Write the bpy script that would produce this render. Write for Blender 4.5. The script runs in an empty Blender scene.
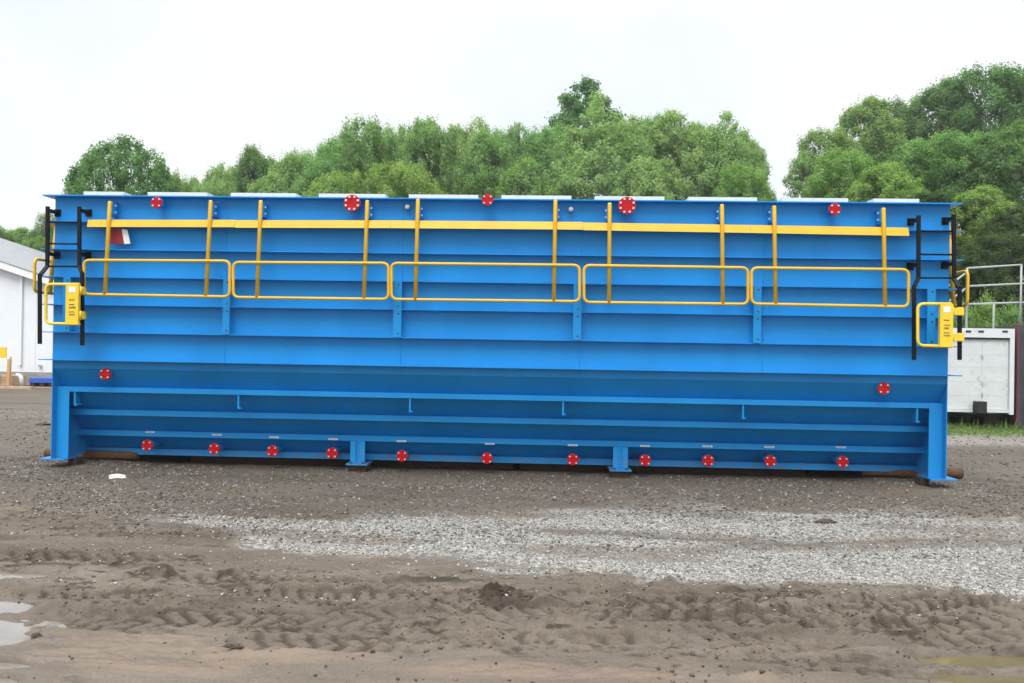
import bpy, math, random
import numpy as np
from mathutils import Vector, Matrix

random.seed(7)
rng = np.random.default_rng(11)
scene = bpy.context.scene
col = scene.collection

# ------------------------------------------------------------------ camera
F = 830.0
CAM = np.array([0.7795, -11.269, 1.7817])
YAW, PIT, ROL = -0.0428, 0.0046, 0.0167
FW = np.array([math.sin(YAW) * math.cos(PIT), math.cos(YAW) * math.cos(PIT), math.sin(PIT)])
_r = np.array([math.cos(YAW), -math.sin(YAW), 0.0])
_u = np.cross(_r, FW)
RT = _r * math.cos(ROL) + _u * math.sin(ROL)
UP = -_r * math.sin(ROL) + _u * math.cos(ROL)
cd = bpy.data.cameras.new('camera')
cam = bpy.data.objects.new('camera', cd)
col.objects.link(cam)
M = Matrix(((RT[0], UP[0], -FW[0], CAM[0]), (RT[1], UP[1], -FW[1], CAM[1]), (RT[2], UP[2], -FW[2], CAM[2]), (0, 0, 0, 1)))
cam.matrix_world = M
cd.sensor_width = 36.0
cd.lens = F / 1024 * 36
cd.clip_end = 3000
cd.clip_start = 0.05
scene.camera = cam

# ------------------------------------------------------------------ world, sun, exposure
SUN_EL, SUN_AZ = math.radians(57), math.radians(192)     # azimuth clockwise from +y: high, a little on the camera's side
w = bpy.data.worlds.new("World")
scene.world = w
w.use_nodes = True
nt = w.node_tree
nt.nodes.clear()
N = nt.nodes.new
L = nt.links.new
out = N('ShaderNodeOutputWorld')
bg = N('ShaderNodeBackground')
sky = N('ShaderNodeTexSky')
sky.sky_type = 'NISHITA'
sky.sun_disc = False
sky.sun_elevation = SUN_EL
sky.sun_rotation = SUN_AZ
tc = N('ShaderNodeTexCoord')
sep = N('ShaderNodeSeparateXYZ')
L(tc.outputs['Generated'], sep.inputs[0])
ramp = N('ShaderNodeMapRange')                            # overcast sky: the zenith is brighter than the horizon
ramp.inputs['From Min'].default_value = 0.36
ramp.inputs['From Max'].default_value = 1.0
ramp.inputs['To Min'].default_value = 7.0
ramp.inputs['To Max'].default_value = 19.0
ramp.clamp = True
L(sep.outputs['Z'], ramp.inputs['Value'])
cn = N('ShaderNodeTexNoise')
cn.inputs['Scale'].default_value = 2.2
cn.inputs['Detail'].default_value = 4
cn.inputs['Roughness'].default_value = 0.5
L(tc.outputs['Generated'], cn.inputs['Vector'])
cr = N('ShaderNodeValToRGB')
cr.color_ramp.elements[0].position = 0.36
cr.color_ramp.elements[0].color = (0.90, 0.965, 1.03, 1)
cr.color_ramp.elements[1].position = 0.56
cr.color_ramp.elements[1].color = (1.02, 1.02, 1.02, 1)
L(cn.outputs['Fac'], cr.inputs['Fac'])
mul = N('ShaderNodeVectorMath')
mul.operation = 'SCALE'
L(cr.outputs['Color'], mul.inputs[0])
L(ramp.outputs['Result'], mul.inputs['Scale'])
mx = N('ShaderNodeMixRGB')
mx.inputs['Fac'].default_value = 0.9
L(sky.outputs['Color'], mx.inputs['Color1'])
L(mul.outputs['Vector'], mx.inputs['Color2'])
L(mx.outputs['Color'], bg.inputs['Color'])
bg.inputs['Strength'].default_value = 0.12
L(bg.outputs['Background'], out.inputs['Surface'])

sd = bpy.data.lights.new('sun', 'SUN')
sd.energy = 2.0
sd.angle = math.radians(32)
sd.color = (1.0, 0.97, 0.92)
sun = bpy.data.objects.new('sun', sd)
col.objects.link(sun)
sdir = Vector((math.sin(SUN_AZ) * math.cos(SUN_EL), math.cos(SUN_AZ) * math.cos(SUN_EL), math.sin(SUN_EL)))
sun.rotation_euler = sdir.to_track_quat('Z', 'Y').to_euler()
sun.location = (0, -5, 30)
scene.view_settings.view_transform = 'Standard'
scene.view_settings.look = 'None'
scene.view_settings.exposure = 0.35
scene.view_settings.gamma = 1.0

# ------------------------------------------------------------------ measuring helpers (a pixel of the photograph on a plane of the place)
def _ray(px, py):
    return FW + RT * (px - 512) / F - UP * (py - 341.5) / F
def at(px, py, Y=0.0):
    d = _ray(px, py)
    return CAM + d * ((Y - CAM[1]) / d[1])
def atx(px, py, X):
    d = _ray(px, py)
    return CAM + d * ((X - CAM[0]) / d[0])
def atz(px, py, Z=0.0):
    d = _ray(px, py)
    return CAM + d * ((Z - CAM[2]) / d[2])

# ------------------------------------------------------------------ object helpers
def thing(name, label, cat, loc=(0, 0, 0), group=None):
    o = bpy.data.objects.new(name, None)
    o.empty_display_size = 0.2
    o.location = loc
    col.objects.link(o)
    o['label'] = label
    o['category'] = cat
    if group:
        o['group'] = group
    return o
def tag(o, label, cat, group=None):
    o['label'] = label
    o['category'] = cat
    if group:
        o['group'] = group
    return o
def link(name, me, parent=None, loc=None):
    o = bpy.data.objects.new(name, me)
    col.objects.link(o)
    if parent is not None:
        o.parent = parent
    if loc is not None:
        o.location = loc
    return o

class MB:
    """collects shapes into one mesh"""
    def __init__(s):
        s.v = []
        s.f = []
        s.sm = []
    def add(s, vs, fs, smooth=False):
        b = len(s.v)
        s.v += [tuple(map(float, q)) for q in vs]
        for f in fs:
            s.f.append(tuple(b + i for i in f))
            s.sm.append(smooth)
        return s
    def box(s, x0, x1, y0, y1, z0, z1):
        vs = [(x0, y0, z0), (x1, y0, z0), (x1, y1, z0), (x0, y1, z0), (x0, y0, z1), (x1, y0, z1), (x1, y1, z1), (x0, y1, z1)]
        return s.add(vs, [(0, 3, 2, 1), (4, 5, 6, 7), (0, 1, 5, 4), (1, 2, 6, 5), (2, 3, 7, 6), (3, 0, 4, 7)])
    def prism(s, pts, a, b, axis='x'):
        """extrude a closed outline of (p, q) pairs along an axis"""
        n = len(pts)
        mk = {'x': lambda t, p, q: (t, p, q), 'y': lambda t, p, q: (p, t, q), 'z': lambda t, p, q: (p, q, t)}[axis]
        vs = [mk(a, p, q) for p, q in pts] + [mk(b, p, q) for p, q in pts]
        fs = [tuple(range(n - 1, -1, -1)), tuple(range(n, 2 * n))]
        fs += [(i, (i + 1) % n, n + (i + 1) % n, n + i) for i in range(n)]
        return s.add(vs, fs)
    def beam(s, a, b, wx, wy, up=(0, 1, 0)):
        """rectangular bar from a to b; wy is measured along 'up'"""
        a = np.array(a, float); b = np.array(b, float)
        d = b - a; d /= np.linalg.norm(d)
        u = np.array(up, float); u = u - d * (u @ d); u /= np.linalg.norm(u)
        r = np.cross(d, u)
        vs = []
        for p in (a, b):
            for sx, sy in ((-1, -1), (1, -1), (1, 1), (-1, 1)):
                vs.append(p + r * sx * wx / 2 + u * sy * wy / 2)
        return s.add(vs, [(3, 2, 1, 0), (4, 5, 6, 7), (0, 1, 5, 4), (1, 2, 6, 5), (2, 3, 7, 6), (3, 0, 4, 7)])
    def tube(s, path, r, n=10, closed=False, cap=True):
        P = [np.array(p, float) for p in path]
        m = len(P)
        rs = r if hasattr(r, '__len__') else [r] * m
        vs = []
        prev = None
        for i in range(m):
            if closed:
                d = P[(i + 1) % m] - P[i - 1]
            else:
                d = P[min(i + 1, m - 1)] - P[max(i - 1, 0)]
            d = d / (np.linalg.norm(d) + 1e-12)
            if prev is None:
                h = np.array([0, 0, 1.0]) if abs(d[2]) < 0.9 else np.array([0, 1.0, 0])
            else:
                h = prev
            u = h - d * (h @ d)
            u /= np.linalg.norm(u) + 1e-12
            prev = u
            v = np.cross(d, u)
            for k in range(n):
                t = 2 * math.pi * k / n
                vs.append(P[i] + (u * math.cos(t) + v * math.sin(t)) * rs[i])
        fs = []
        for i in range(m if closed else m - 1):
            j = (i + 1) % m
            for k in range(n):
                k2 = (k + 1) % n
                fs.append((i * n + k, i * n + k2, j * n + k2, j * n + k))
        s.add(vs, fs, True)
        if cap and not closed:
            b = len(s.v) - len(vs)
            s.f.append(tuple(b + k for k in range(n - 1, -1, -1))); s.sm.append(False)
            s.f.append(tuple(b + (m - 1) * n + k for k in range(n))); s.sm.append(False)
        return s
    def disc(s, c, r, y0, y1, n=20, bev=0.0):
        """round plate lying in the xz plane between y0 (front) and y1 (back)"""
        rings = [(y1, r), (y0 + bev, r)] + ([(y0, r - bev)] if bev else [])
        vs = []
        for y, q in rings:
            vs += [(c[0] + q * math.cos(2 * math.pi * k / n), y, c[1] + q * math.sin(2 * math.pi * k / n)) for k in range(n)]
        fs = []
        for i in range(len(rings) - 1):
            for k in range(n):
                k2 = (k + 1) % n
                fs.append((i * n + k2, i * n + k, (i + 1) * n + k, (i + 1) * n + k2))
        fs.append(tuple(range(n)))
        e = (len(rings) - 1) * n
        fs.append(tuple(e + k for k in range(n - 1, -1, -1)))
        return s.add(vs, fs)
    def mesh(s, name, mat, off=(0, 0, 0)):
        me = bpy.data.meshes.new(name)
        v = np.array(s.v, float) - np.array(off, float)
        me.from_pydata(v.tolist(), [], s.f)
        me.polygons.foreach_set('use_smooth', s.sm)
        if mat:
            me.materials.append(mat)
        me.update()
        return me
    def build(s, name, mat, parent=None, off=None):
        if off is None:
            off = (0, 0, 0)
            p = parent
            while p is not None:
                off = tuple(a + b for a, b in zip(off, p.location))
                p = p.parent
        return link(name, s.mesh(name, mat, off), parent)

def round_path(pts, rad, n=5, closed=True):
    """polyline with rounded corners"""
    P = [np.array(p, float) for p in pts]
    m = len(P)
    res = []
    for i in range(m):
        if not closed and i in (0, m - 1):
            res.append(P[i]); continue
        a, b, c = P[i - 1], P[i], P[(i + 1) % m]
        d1 = (a - b) / np.linalg.norm(a - b)
        d2 = (c - b) / np.linalg.norm(c - b)
        p1 = b + d1 * rad
        p2 = b + d2 * rad
        for k in range(n + 1):
            t = k / n
            res.append((1 - t) ** 2 * p1 + 2 * t * (1 - t) * b + t * t * p2)
    return res

# ------------------------------------------------------------------ materials
def mat_new(name):
    m = bpy.data.materials.new(name)
    m.use_nodes = True
    t = m.node_tree
    b = t.nodes['Principled BSDF']
    return m, t, b
def ramp_node(t, stops):
    r = t.nodes.new('ShaderNodeValToRGB')
    e = r.color_ramp.elements
    while len(e) < len(stops):
        e.new(0.5)
    for el, (p, c) in zip(e, stops):
        el.position = p
        el.color = (c[0], c[1], c[2], 1)
    return r
def noise(t, scale, detail=4, rough=0.55, vec=None, stretch=None):
    n = t.nodes.new('ShaderNodeTexNoise')
    n.inputs['Scale'].default_value = scale
    n.inputs['Detail'].default_value = detail
    n.inputs['Roughness'].default_value = rough
    tcn = t.nodes.new('ShaderNodeTexCoord')
    src = tcn.outputs['Object'] if vec is None else vec
    if stretch:
        mp = t.nodes.new('ShaderNodeMapping')
        mp.inputs['Scale'].default_value = stretch
        t.links.new(src, mp.inputs['Vector'])
        src = mp.outputs['Vector']
    t.links.new(src, n.inputs['Vector'])
    return n
def bump(t, b, h, strength, dist=0.01):
    n = t.nodes.new('ShaderNodeBump')
    n.inputs['Strength'].default_value = strength
    n.inputs['Distance'].default_value = dist
    t.links.new(h, n.inputs['Height'])
    t.links.new(n.outputs['Normal'], b.inputs['Normal'])
    return n
def paint(name, c, rough=0.4, var=0.12, scale=6.0, bmp=0.05, metal=0.0, stretch=None, spec=0.5, dirt=None, dirt_lo=0.62):
    m, t, b = mat_new(name)
    n = noise(t, scale, 6, 0.6, stretch=stretch)
    lo = tuple(x * (1 - var) for x in c)
    hi = tuple(min(1, x * (1 + var)) for x in c)
    r = ramp_node(t, [(0.3, lo), (0.7, hi)])
    t.links.new(n.outputs['Fac'], r.inputs['Fac'])
    cur = r.outputs['Color']
    if dirt:
        n2 = noise(t, scale * 2.3, 8, 0.7)
        rr = ramp_node(t, [(dirt_lo, (0, 0, 0)), (dirt_lo + 0.14, (1, 1, 1))])
        t.links.new(n2.outputs['Fac'], rr.inputs['Fac'])
        mxn = t.nodes.new('ShaderNodeMixRGB')
        t.links.new(rr.outputs['Color'], mxn.inputs['Fac'])
        t.links.new(cur, mxn.inputs['Color1'])
        mxn.inputs['Color2'].default_value = (*dirt, 1)
        cur = mxn.outputs['Color']
    t.links.new(cur, b.inputs['Base Color'])
    n3 = noise(t, scale * 8, 4)
    rm = t.nodes.new('ShaderNodeMapRange')
    rm.inputs['To Min'].default_value = max(0.02, rough - 0.1)
    rm.inputs['To Max'].default_value = min(1, rough + 0.12)
    t.links.new(n3.outputs['Fac'], rm.inputs['Value'])
    t.links.new(rm.outputs['Result'], b.inputs['Roughness'])
    b.inputs['Metallic'].default_value = metal
    b.inputs['Specular IOR Level'].default_value = spec
    if bmp:
        bump(t, b, n3.outputs['Fac'], bmp, 0.01)
    return m

def blue_material():
    m, t, b = mat_new('blue_paint')
    tcn = t.nodes.new('ShaderNodeTexCoord')
    geo = t.nodes.new('ShaderNodeNewGeometry')
    n1 = noise(t, 1.2, 5, 0.55, geo.outputs['Position'], (1, 1, 0.5))
    r1 = ramp_node(t, [(0.3, (0.0075, 0.225, 0.575)), (0.7, (0.0100, 0.275, 0.675))])
    t.links.new(n1.outputs['Fac'], r1.inputs['Fac'])
    # faint vertical run marks and dust scuffs
    n2 = noise(t, 9.0, 5, 0.65, geo.outputs['Position'], (1, 1, 0.12))
    r2 = ramp_node(t, [(0.60, (0, 0, 0)), (0.80, (0.22, 0.22, 0.22))])
    t.links.new(n2.outputs['Fac'], r2.inputs['Fac'])
    mxn = t.nodes.new('ShaderNodeMixRGB')
    t.links.new(r2.outputs['Color'], mxn.inputs['Fac'])
    t.links.new(r1.outputs['Color'], mxn.inputs['Color1'])
    mxn.inputs['Color2'].default_value = (0.025, 0.28, 0.56, 1)
    n3 = noise(t, 3.1, 7, 0.7, geo.outputs['Position'])
    r3 = ramp_node(t, [(0.66, (0, 0, 0)), (0.82, (0.35, 0.35, 0.35))])
    t.links.new(n3.outputs['Fac'], r3.inputs['Fac'])
    mx2 = t.nodes.new('ShaderNodeMixRGB')
    t.links.new(r3.outputs['Color'], mx2.inputs['Fac'])
    t.links.new(mxn.outputs['Color'], mx2.inputs['Color1'])
    mx2.inputs['Color2'].default_value = (0.05, 0.24, 0.48, 1)
    # mud splashed on the foot of the tank, pale weld lines where the plates are joined
    sx = t.nodes.new('ShaderNodeSeparateXYZ')
    t.links.new(geo.outputs['Position'], sx.inputs[0])
    hz = t.nodes.new('ShaderNodeMapRange')
    hz.inputs['From Min'].default_value = 0.02; hz.inputs['From Max'].default_value = 0.62
    hz.inputs['To Min'].default_value = 0.30; hz.inputs['To Max'].default_value = 0.0
    t.links.new(sx.outputs['Z'], hz.inputs['Value'])
    n5 = noise(t, 7.0, 8, 0.75, geo.outputs['Position'])
    ad = t.nodes.new('ShaderNodeMath'); ad.operation = 'ADD'
    t.links.new(n5.outputs['Fac'], ad.inputs[0]); t.links.new(hz.outputs['Result'], ad.inputs[1])
    r5 = ramp_node(t, [(0.70, (0, 0, 0)), (0.90, (0.6, 0.6, 0.6))])
    t.links.new(ad.outputs[0], r5.inputs['Fac'])
    mx3 = t.nodes.new('ShaderNodeMixRGB')
    t.links.new(r5.outputs['Color'], mx3.inputs['Fac'])
    t.links.new(mx2.outputs['Color'], mx3.inputs['Color1'])
    mx3.inputs['Color2'].default_value = (0.13, 0.13, 0.14, 1)
    t.links.new(mx3.outputs['Color'], b.inputs['Base Color'])
    rm = t.nodes.new('ShaderNodeMapRange')
    rm.inputs['To Min'].default_value = 0.28
    rm.inputs['To Max'].default_value = 0.5
    t.links.new(n2.outputs['Fac'], rm.inputs['Value'])
    t.links.new(rm.outputs['Result'], b.inputs['Roughness'])
    b.inputs['Specular IOR Level'].default_value = 0.28
    n4 = noise(t, 1.7, 3, 0.5, geo.outputs['Position'])     # plates never quite flat
    bump(t, b, n4.outputs['Fac'], 0.25, 0.02)
    return m

BLUE = blue_material()
YELLOW = paint('yellow_paint', (0.70, 0.415, 0.013), 0.4, 0.07, 5, 0.03, dirt=(0.45, 0.25, 0.05), dirt_lo=0.66)
LEMON = paint('lemon_yellow_paint', (0.78, 0.56, 0.03), 0.4, 0.08, 9, 0.03)
BLACK = paint('black_paint', (0.004, 0.005, 0.008), 0.5, 0.2, 8, 0.05, spec=0.2)
RED = paint('red_paint', (0.44, 0.004, 0.010), 0.42, 0.22, 14, 0.05, spec=0.25, dirt=(0.25, 0.03, 0.03), dirt_lo=0.64)
DARKRED = paint('dark_red_paint', (0.24, 0.012, 0.02), 0.5, 0.15, 14, 0.05)
WHITE = paint('white_paint', (0.78, 0.78, 0.77), 0.45, 0.05, 8, 0.04)
PANEL = paint('pale_grating', (0.66, 0.67, 0.66), 0.55, 0.08, 20, 0.2)
GALV = paint('galvanised_steel', (0.55, 0.56, 0.57), 0.42, 0.15, 25, 0.1, metal=0.6)
BOLT = paint('zinc_bolt', (0.62, 0.62, 0.60), 0.4, 0.15, 40, 0.1, metal=0.3)
DARKBOLT = paint('dark_bolt', (0.03, 0.05, 0.10), 0.5, 0.2, 40, 0.1)
PRINT = paint('dark_print', (0.25, 0.05, 0.02), 0.6, 0.4, 60, 0)
STICK = paint('white_sticker', (0.74, 0.75, 0.76), 0.5, 0.12, 60, 0.0)
TIMBER = paint('weathered_timber', (0.050, 0.030, 0.020), 0.85, 0.45, 5, 0.5, stretch=(1, 12, 12), dirt=(0.025, 0.02, 0.016))
LOGEND = paint('sawn_log_end', (0.07, 0.055, 0.04), 0.85, 0.4, 30, 0.5)
LOGBARK = paint('log_bark', (0.11, 0.058, 0.028), 0.9, 0.5, 8, 0.8, stretch=(1, 8, 8))
NEWWOOD = paint('fresh_lumber', (0.55, 0.32, 0.14), 0.7, 0.2, 6, 0.3, stretch=(8, 8, 1))
PALEWOOD = paint('pale_crate_wood', (0.48, 0.34, 0.22), 0.75, 0.25, 6, 0.3)
SIDING = paint('white_siding', (0.72, 0.76, 0.80), 0.55, 0.03, 3, 0.05, dirt=(0.60, 0.63, 0.65), dirt_lo=0.6)
BLOCK = paint('grey_block', (0.30, 0.29, 0.27), 0.9, 0.2, 4, 0.4)
TRAILER = paint('white_trailer_paint', (0.64, 0.67, 0.68), 0.5, 0.06, 3, 0.08, dirt=(0.42, 0.38, 0.34), dirt_lo=0.57)
TRAILER2 = paint('white_door_paint', (0.60, 0.63, 0.64), 0.5, 0.07, 3, 0.08, dirt=(0.42, 0.38, 0.34), dirt_lo=0.56)
SLATE = paint('dark_slate_paint', (0.045, 0.05, 0.06), 0.5, 0.2, 3, 0.1)
MAROON = paint('maroon_paint', (0.10, 0.035, 0.05), 0.5, 0.2, 3, 0.1)
RUBBER = paint('black_rubber', (0.02, 0.02, 0.02), 0.8, 0.3, 15, 0.3)
RAILGREY = paint('grey_rail_paint', (0.36, 0.38, 0.38), 0.45, 0.1, 10, 0.05)
PALLETBLUE = paint('blue_pallet_paint', (0.03, 0.10, 0.46), 0.6, 0.2, 8, 0.2)
PVC = paint('white_pvc', (0.75, 0.76, 0.76), 0.35, 0.05, 8, 0.0)
MUDLUMP = paint('wet_mud_lump', (0.075, 0.055, 0.042), 0.75, 0.4, 25, 0.9)
RAG = paint('white_rag', (0.78, 0.76, 0.72), 0.9, 0.12, 12, 0.5)

def roof_material():
    m, t, b = mat_new('grey_roof_sheet')
    n = noise(t, 3, 6, 0.6)
    r = ramp_node(t, [(0.3, (0.23, 0.245, 0.265)), (0.7, (0.29, 0.305, 0.325))])
    t.links.new(n.outputs['Fac'], r.inputs['Fac'])
    t.links.new(r.outputs['Color'], b.inputs['Base Color'])
    b.inputs['Roughness'].default_value = 0.65
    return m
ROOF = roof_material()

def foliage(name, lo, hi, mid=None):
    m, t, b = mat_new(name)
    at_ = t.nodes.new('ShaderNodeAttribute')
    at_.attribute_name = 'tint'
    oi = t.nodes.new('ShaderNodeObjectInfo')
    n = noise(t, 0.9, 3, 0.6)
    add = t.nodes.new('ShaderNodeMath'); add.operation = 'ADD'
    t.links.new(at_.outputs['Fac'], add.inputs[0])
    m2 = t.nodes.new('ShaderNodeMath'); m2.operation = 'MULTIPLY_ADD'
    t.links.new(n.outputs['Fac'], m2.inputs[0])
    m2.inputs[1].default_value = 0.9
    m2.inputs[2].default_value = -0.45
    t.links.new(m2.outputs[0], add.inputs[1])
    r = ramp_node(t, [(0.1, lo), (0.9, hi)])
    t.links.new(add.outputs[0], r.inputs['Fac'])
    hs = t.nodes.new('ShaderNodeHueSaturation')
    mr = t.nodes.new('ShaderNodeMapRange')
    mr.inputs['To Min'].default_value = 0.485
    mr.inputs['To Max'].default_value = 0.515
    t.links.new(oi.outputs['Random'], mr.inputs['Value'])
    t.links.new(mr.outputs['Result'], hs.inputs['Hue'])
    t.links.new(r.outputs['Color'], hs.inputs['Color'])
    t.links.new(hs.outputs['Color'], b.inputs['Base Color'])
    b.inputs['Roughness'].default_value = 0.7
    b.inputs['Specular IOR Level'].default_value = 0.25
    tr = t.nodes.new('ShaderNodeBsdfTranslucent')
    tm = t.nodes.new('ShaderNodeMixRGB'); tm.blend_type = 'MULTIPLY'; tm.inputs['Fac'].default_value = 1
    tm.inputs['Color2'].default_value = (1.35, 1.5, 0.9, 1)
    t.links.new(hs.outputs['Color'], tm.inputs['Color1'])
    t.links.new(tm.outputs['Color'], tr.inputs['Color'])
    ms = t.nodes.new('ShaderNodeMixShader')
    ms.inputs['Fac'].default_value = 0.45
    o = t.nodes['Material Output']
    t.links.new(b.outputs['BSDF'], ms.inputs[1])
    t.links.new(tr.outputs['BSDF'], ms.inputs[2])
    t.links.new(ms.outputs['Shader'], o.inputs['Surface'])
    return m
FOL = {
    'dark': foliage('dark_leaves', (0.064, 0.150, 0.048), (0.180, 0.315, 0.098)),
    'mid': foliage('green_leaves', (0.120, 0.225, 0.070), (0.260, 0.410, 0.135)),
    'light': foliage('pale_leaves', (0.170, 0.275, 0.098), (0.310, 0.450, 0.180)),
    'fresh': foliage('fresh_leaves', (0.140, 0.250, 0.060), (0.290, 0.430, 0.120)),
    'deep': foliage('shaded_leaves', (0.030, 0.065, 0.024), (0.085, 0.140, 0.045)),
}
BARK = paint('grey_bark', (0.13, 0.115, 0.09), 0.9, 0.4, 6, 0.8, stretch=(1, 1, 0.3))
GRASS = foliage('grass_blades', (0.095, 0.155, 0.045), (0.20, 0.275, 0.085))

# ------------------------------------------------------------------ ground
def vnoise(x, y, seed):
    """smooth lattice noise, -1..1"""
    r = np.random.default_rng(seed)
    T = r.random((256, 256)) * 2 - 1
    xi = np.floor(x).astype(int); yi = np.floor(y).astype(int)
    fx = x - xi; fy = y - yi
    fx = fx * fx * (3 - 2 * fx); fy = fy * fy * (3 - 2 * fy)
    a = T[xi % 256, yi % 256]; b = T[(xi + 1) % 256, yi % 256]
    c = T[xi % 256, (yi + 1) % 256]; d = T[(xi + 1) % 256, (yi + 1) % 256]
    return (a * (1 - fx) + b * fx) * (1 - fy) + (c * (1 - fx) + d * fx) * fy
def fbm(x, y, s, o, seed, gain=0.5):
    v = 0; a = 1
    for i in range(o):
        v = v + a * vnoise(x * s, y * s, seed + i)
        s *= 2.03; a *= gain
    return v
def sst(a, b, x):
    t = np.clip((x - a) / (b - a), 0, 1)
    return t * t * (3 - 2 * t)

def interp_line(pts):
    W = np.array([atz(*p)[:2] for p in pts])
    W = W[np.argsort(W[:, 0])]
    return lambda x: np.interp(x, W[:, 0], W[:, 1])
# far and near edges of the pale gravel band, and its brown streaks
g_far = interp_line([(150, 517), (230, 514), (330, 517), (400, 513), (500, 512), (640, 503), (800, 507), (930, 512), (1040, 520)])
g_near = interp_line([(150, 518), (230, 535), (300, 553), (400, 558), (500, 566), (600, 573), (700, 583), (850, 583), (930, 592), (1040, 603)])
streak = interp_line([(500, 527), (580, 530), (650, 534), (760, 541), (850, 540), (960, 538), (1040, 540)])
mud_far = interp_line([(0, 500), (150, 520), (300, 553), (500, 566), (700, 582), (900, 590), (1040, 605)])

TRACKS = []   # (A, B, width, depth, period, mode)
def track(p, q, wid, dep, per, mode, x0=None, x1=None):
    TRACKS.append((atz(*p)[:2], atz(*q)[:2], wid, dep, per, mode))
track((560, 627), (1060, 606), 0.34, 0.045, 0.19, 'lug')
track((560, 601), (880, 591), 0.28, 0.045, 0.12, 'chev')
track((820, 612), (1040, 594), 0.30, 0.045, 0.11, 'chev')
track((-30, 618), (470, 616), 0.36, 0.045, 0.15, 'chev')
track((100, 574), (440, 586), 0.26, 0.045, 0.13, 'chev')
track((180, 592), (560, 600), 0.26, 0.035, 0.13, 'lug')
track((360, 613), (760, 607), 0.32, 0.045, 0.14, 'chev')
track((420, 641), (860, 640), 0.30, 0.040, 0.17, 'lug')
track((690, 664), (960, 668), 0.26, 0.035, 0.15, 'lug')
track((-40, 600), (200, 594), 0.28, 0.035, 0.14, 'lug')
track((-60, 556), (260, 556), 0.28, 0.030, 0.14, 'chev')
track((120, 604), (420, 603), 0.16, 0.030, 0.12, 'plain')
track((560, 618), (860, 613), 0.18, 0.035, 0.12, 'plain')
track((200, 634), (520, 628), 0.22, 0.025, 0.15, 'lug')
track((560, 583), (700, 588), 0.2, 0.03, 0.12, 'plain')
track((180, 646), (480, 640), 0.24, 0.03, 0.15, 'chev')
track((440, 590), (640, 596), 0.22, 0.035, 0.12, 'lug')
track((760, 628), (1060, 622), 0.28, 0.04, 0.15, 'chev')
track((880, 645), (1060, 640), 0.24, 0.035, 0.14, 'lug')
track((-60, 535), (330, 540), 0.26, 0.022, 0.13, 'plain')

PUD = [  # (pixel centre, half length x, half width y, depth)
    ((-16, 632), 0.36, 0.26, 0.06), ((-18, 664), 0.30, 0.09, 0.053), ((14, 574), 0.40, 0.08, 0.045), ((-6, 605), 0.30, 0.12, 0.05),
    ((1018, 661), 0.55, 0.13, 0.055), ((1010, 678), 0.42, 0.08, 0.043), ((-18, 681), 0.22, 0.10, 0.047)]
OCH = [((120, 640), 0.55, 0.14), ((80, 658), 0.35, 0.13), ((250, 652), 0.8, 0.14), ((160, 668), 0.45, 0.13), ((420, 590), 0.6, 0.08), ((560, 672), 1.0, 0.12)]
CLOD = [((500, 598), 0.30, 0.16, 0.075), ((560, 583), 0.12, 0.06, 0.03), ((440, 580), 0.25, 0.06, 0.03), ((250, 577), 0.3, 0.06, 0.03),
        ((120, 566), 0.3, 0.06, 0.03), ((745, 606), 0.2, 0.05, 0.03), ((670, 580), 0.1, 0.06, 0.03)]

def terrain(x, y):
    """broad shape of the land"""
    z = sst(26, 80, y) * 7.0
    z = z + sst(9, 26, x + 0.15 * y) * sst(10.5, 30, y) * 5.5
    return z

CHURN_SHADE = []  # damp churned tracks, with shade painted into the tread cuts and edges
def crack_shade(x, y):
    """shade painted on the step edges where wheels tore the mud: thin broken lines running along x"""
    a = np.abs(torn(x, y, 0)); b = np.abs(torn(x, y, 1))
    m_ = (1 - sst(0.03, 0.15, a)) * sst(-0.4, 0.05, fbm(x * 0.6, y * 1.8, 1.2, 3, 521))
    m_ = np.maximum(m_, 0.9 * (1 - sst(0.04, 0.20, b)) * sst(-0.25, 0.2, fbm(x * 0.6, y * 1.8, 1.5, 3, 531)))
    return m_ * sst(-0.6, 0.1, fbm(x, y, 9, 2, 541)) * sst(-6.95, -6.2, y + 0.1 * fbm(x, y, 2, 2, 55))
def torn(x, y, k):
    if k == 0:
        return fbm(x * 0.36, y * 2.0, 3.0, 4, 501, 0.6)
    return fbm(x * 0.5, y * 2.3, 6.0, 3, 511, 0.6)
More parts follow.
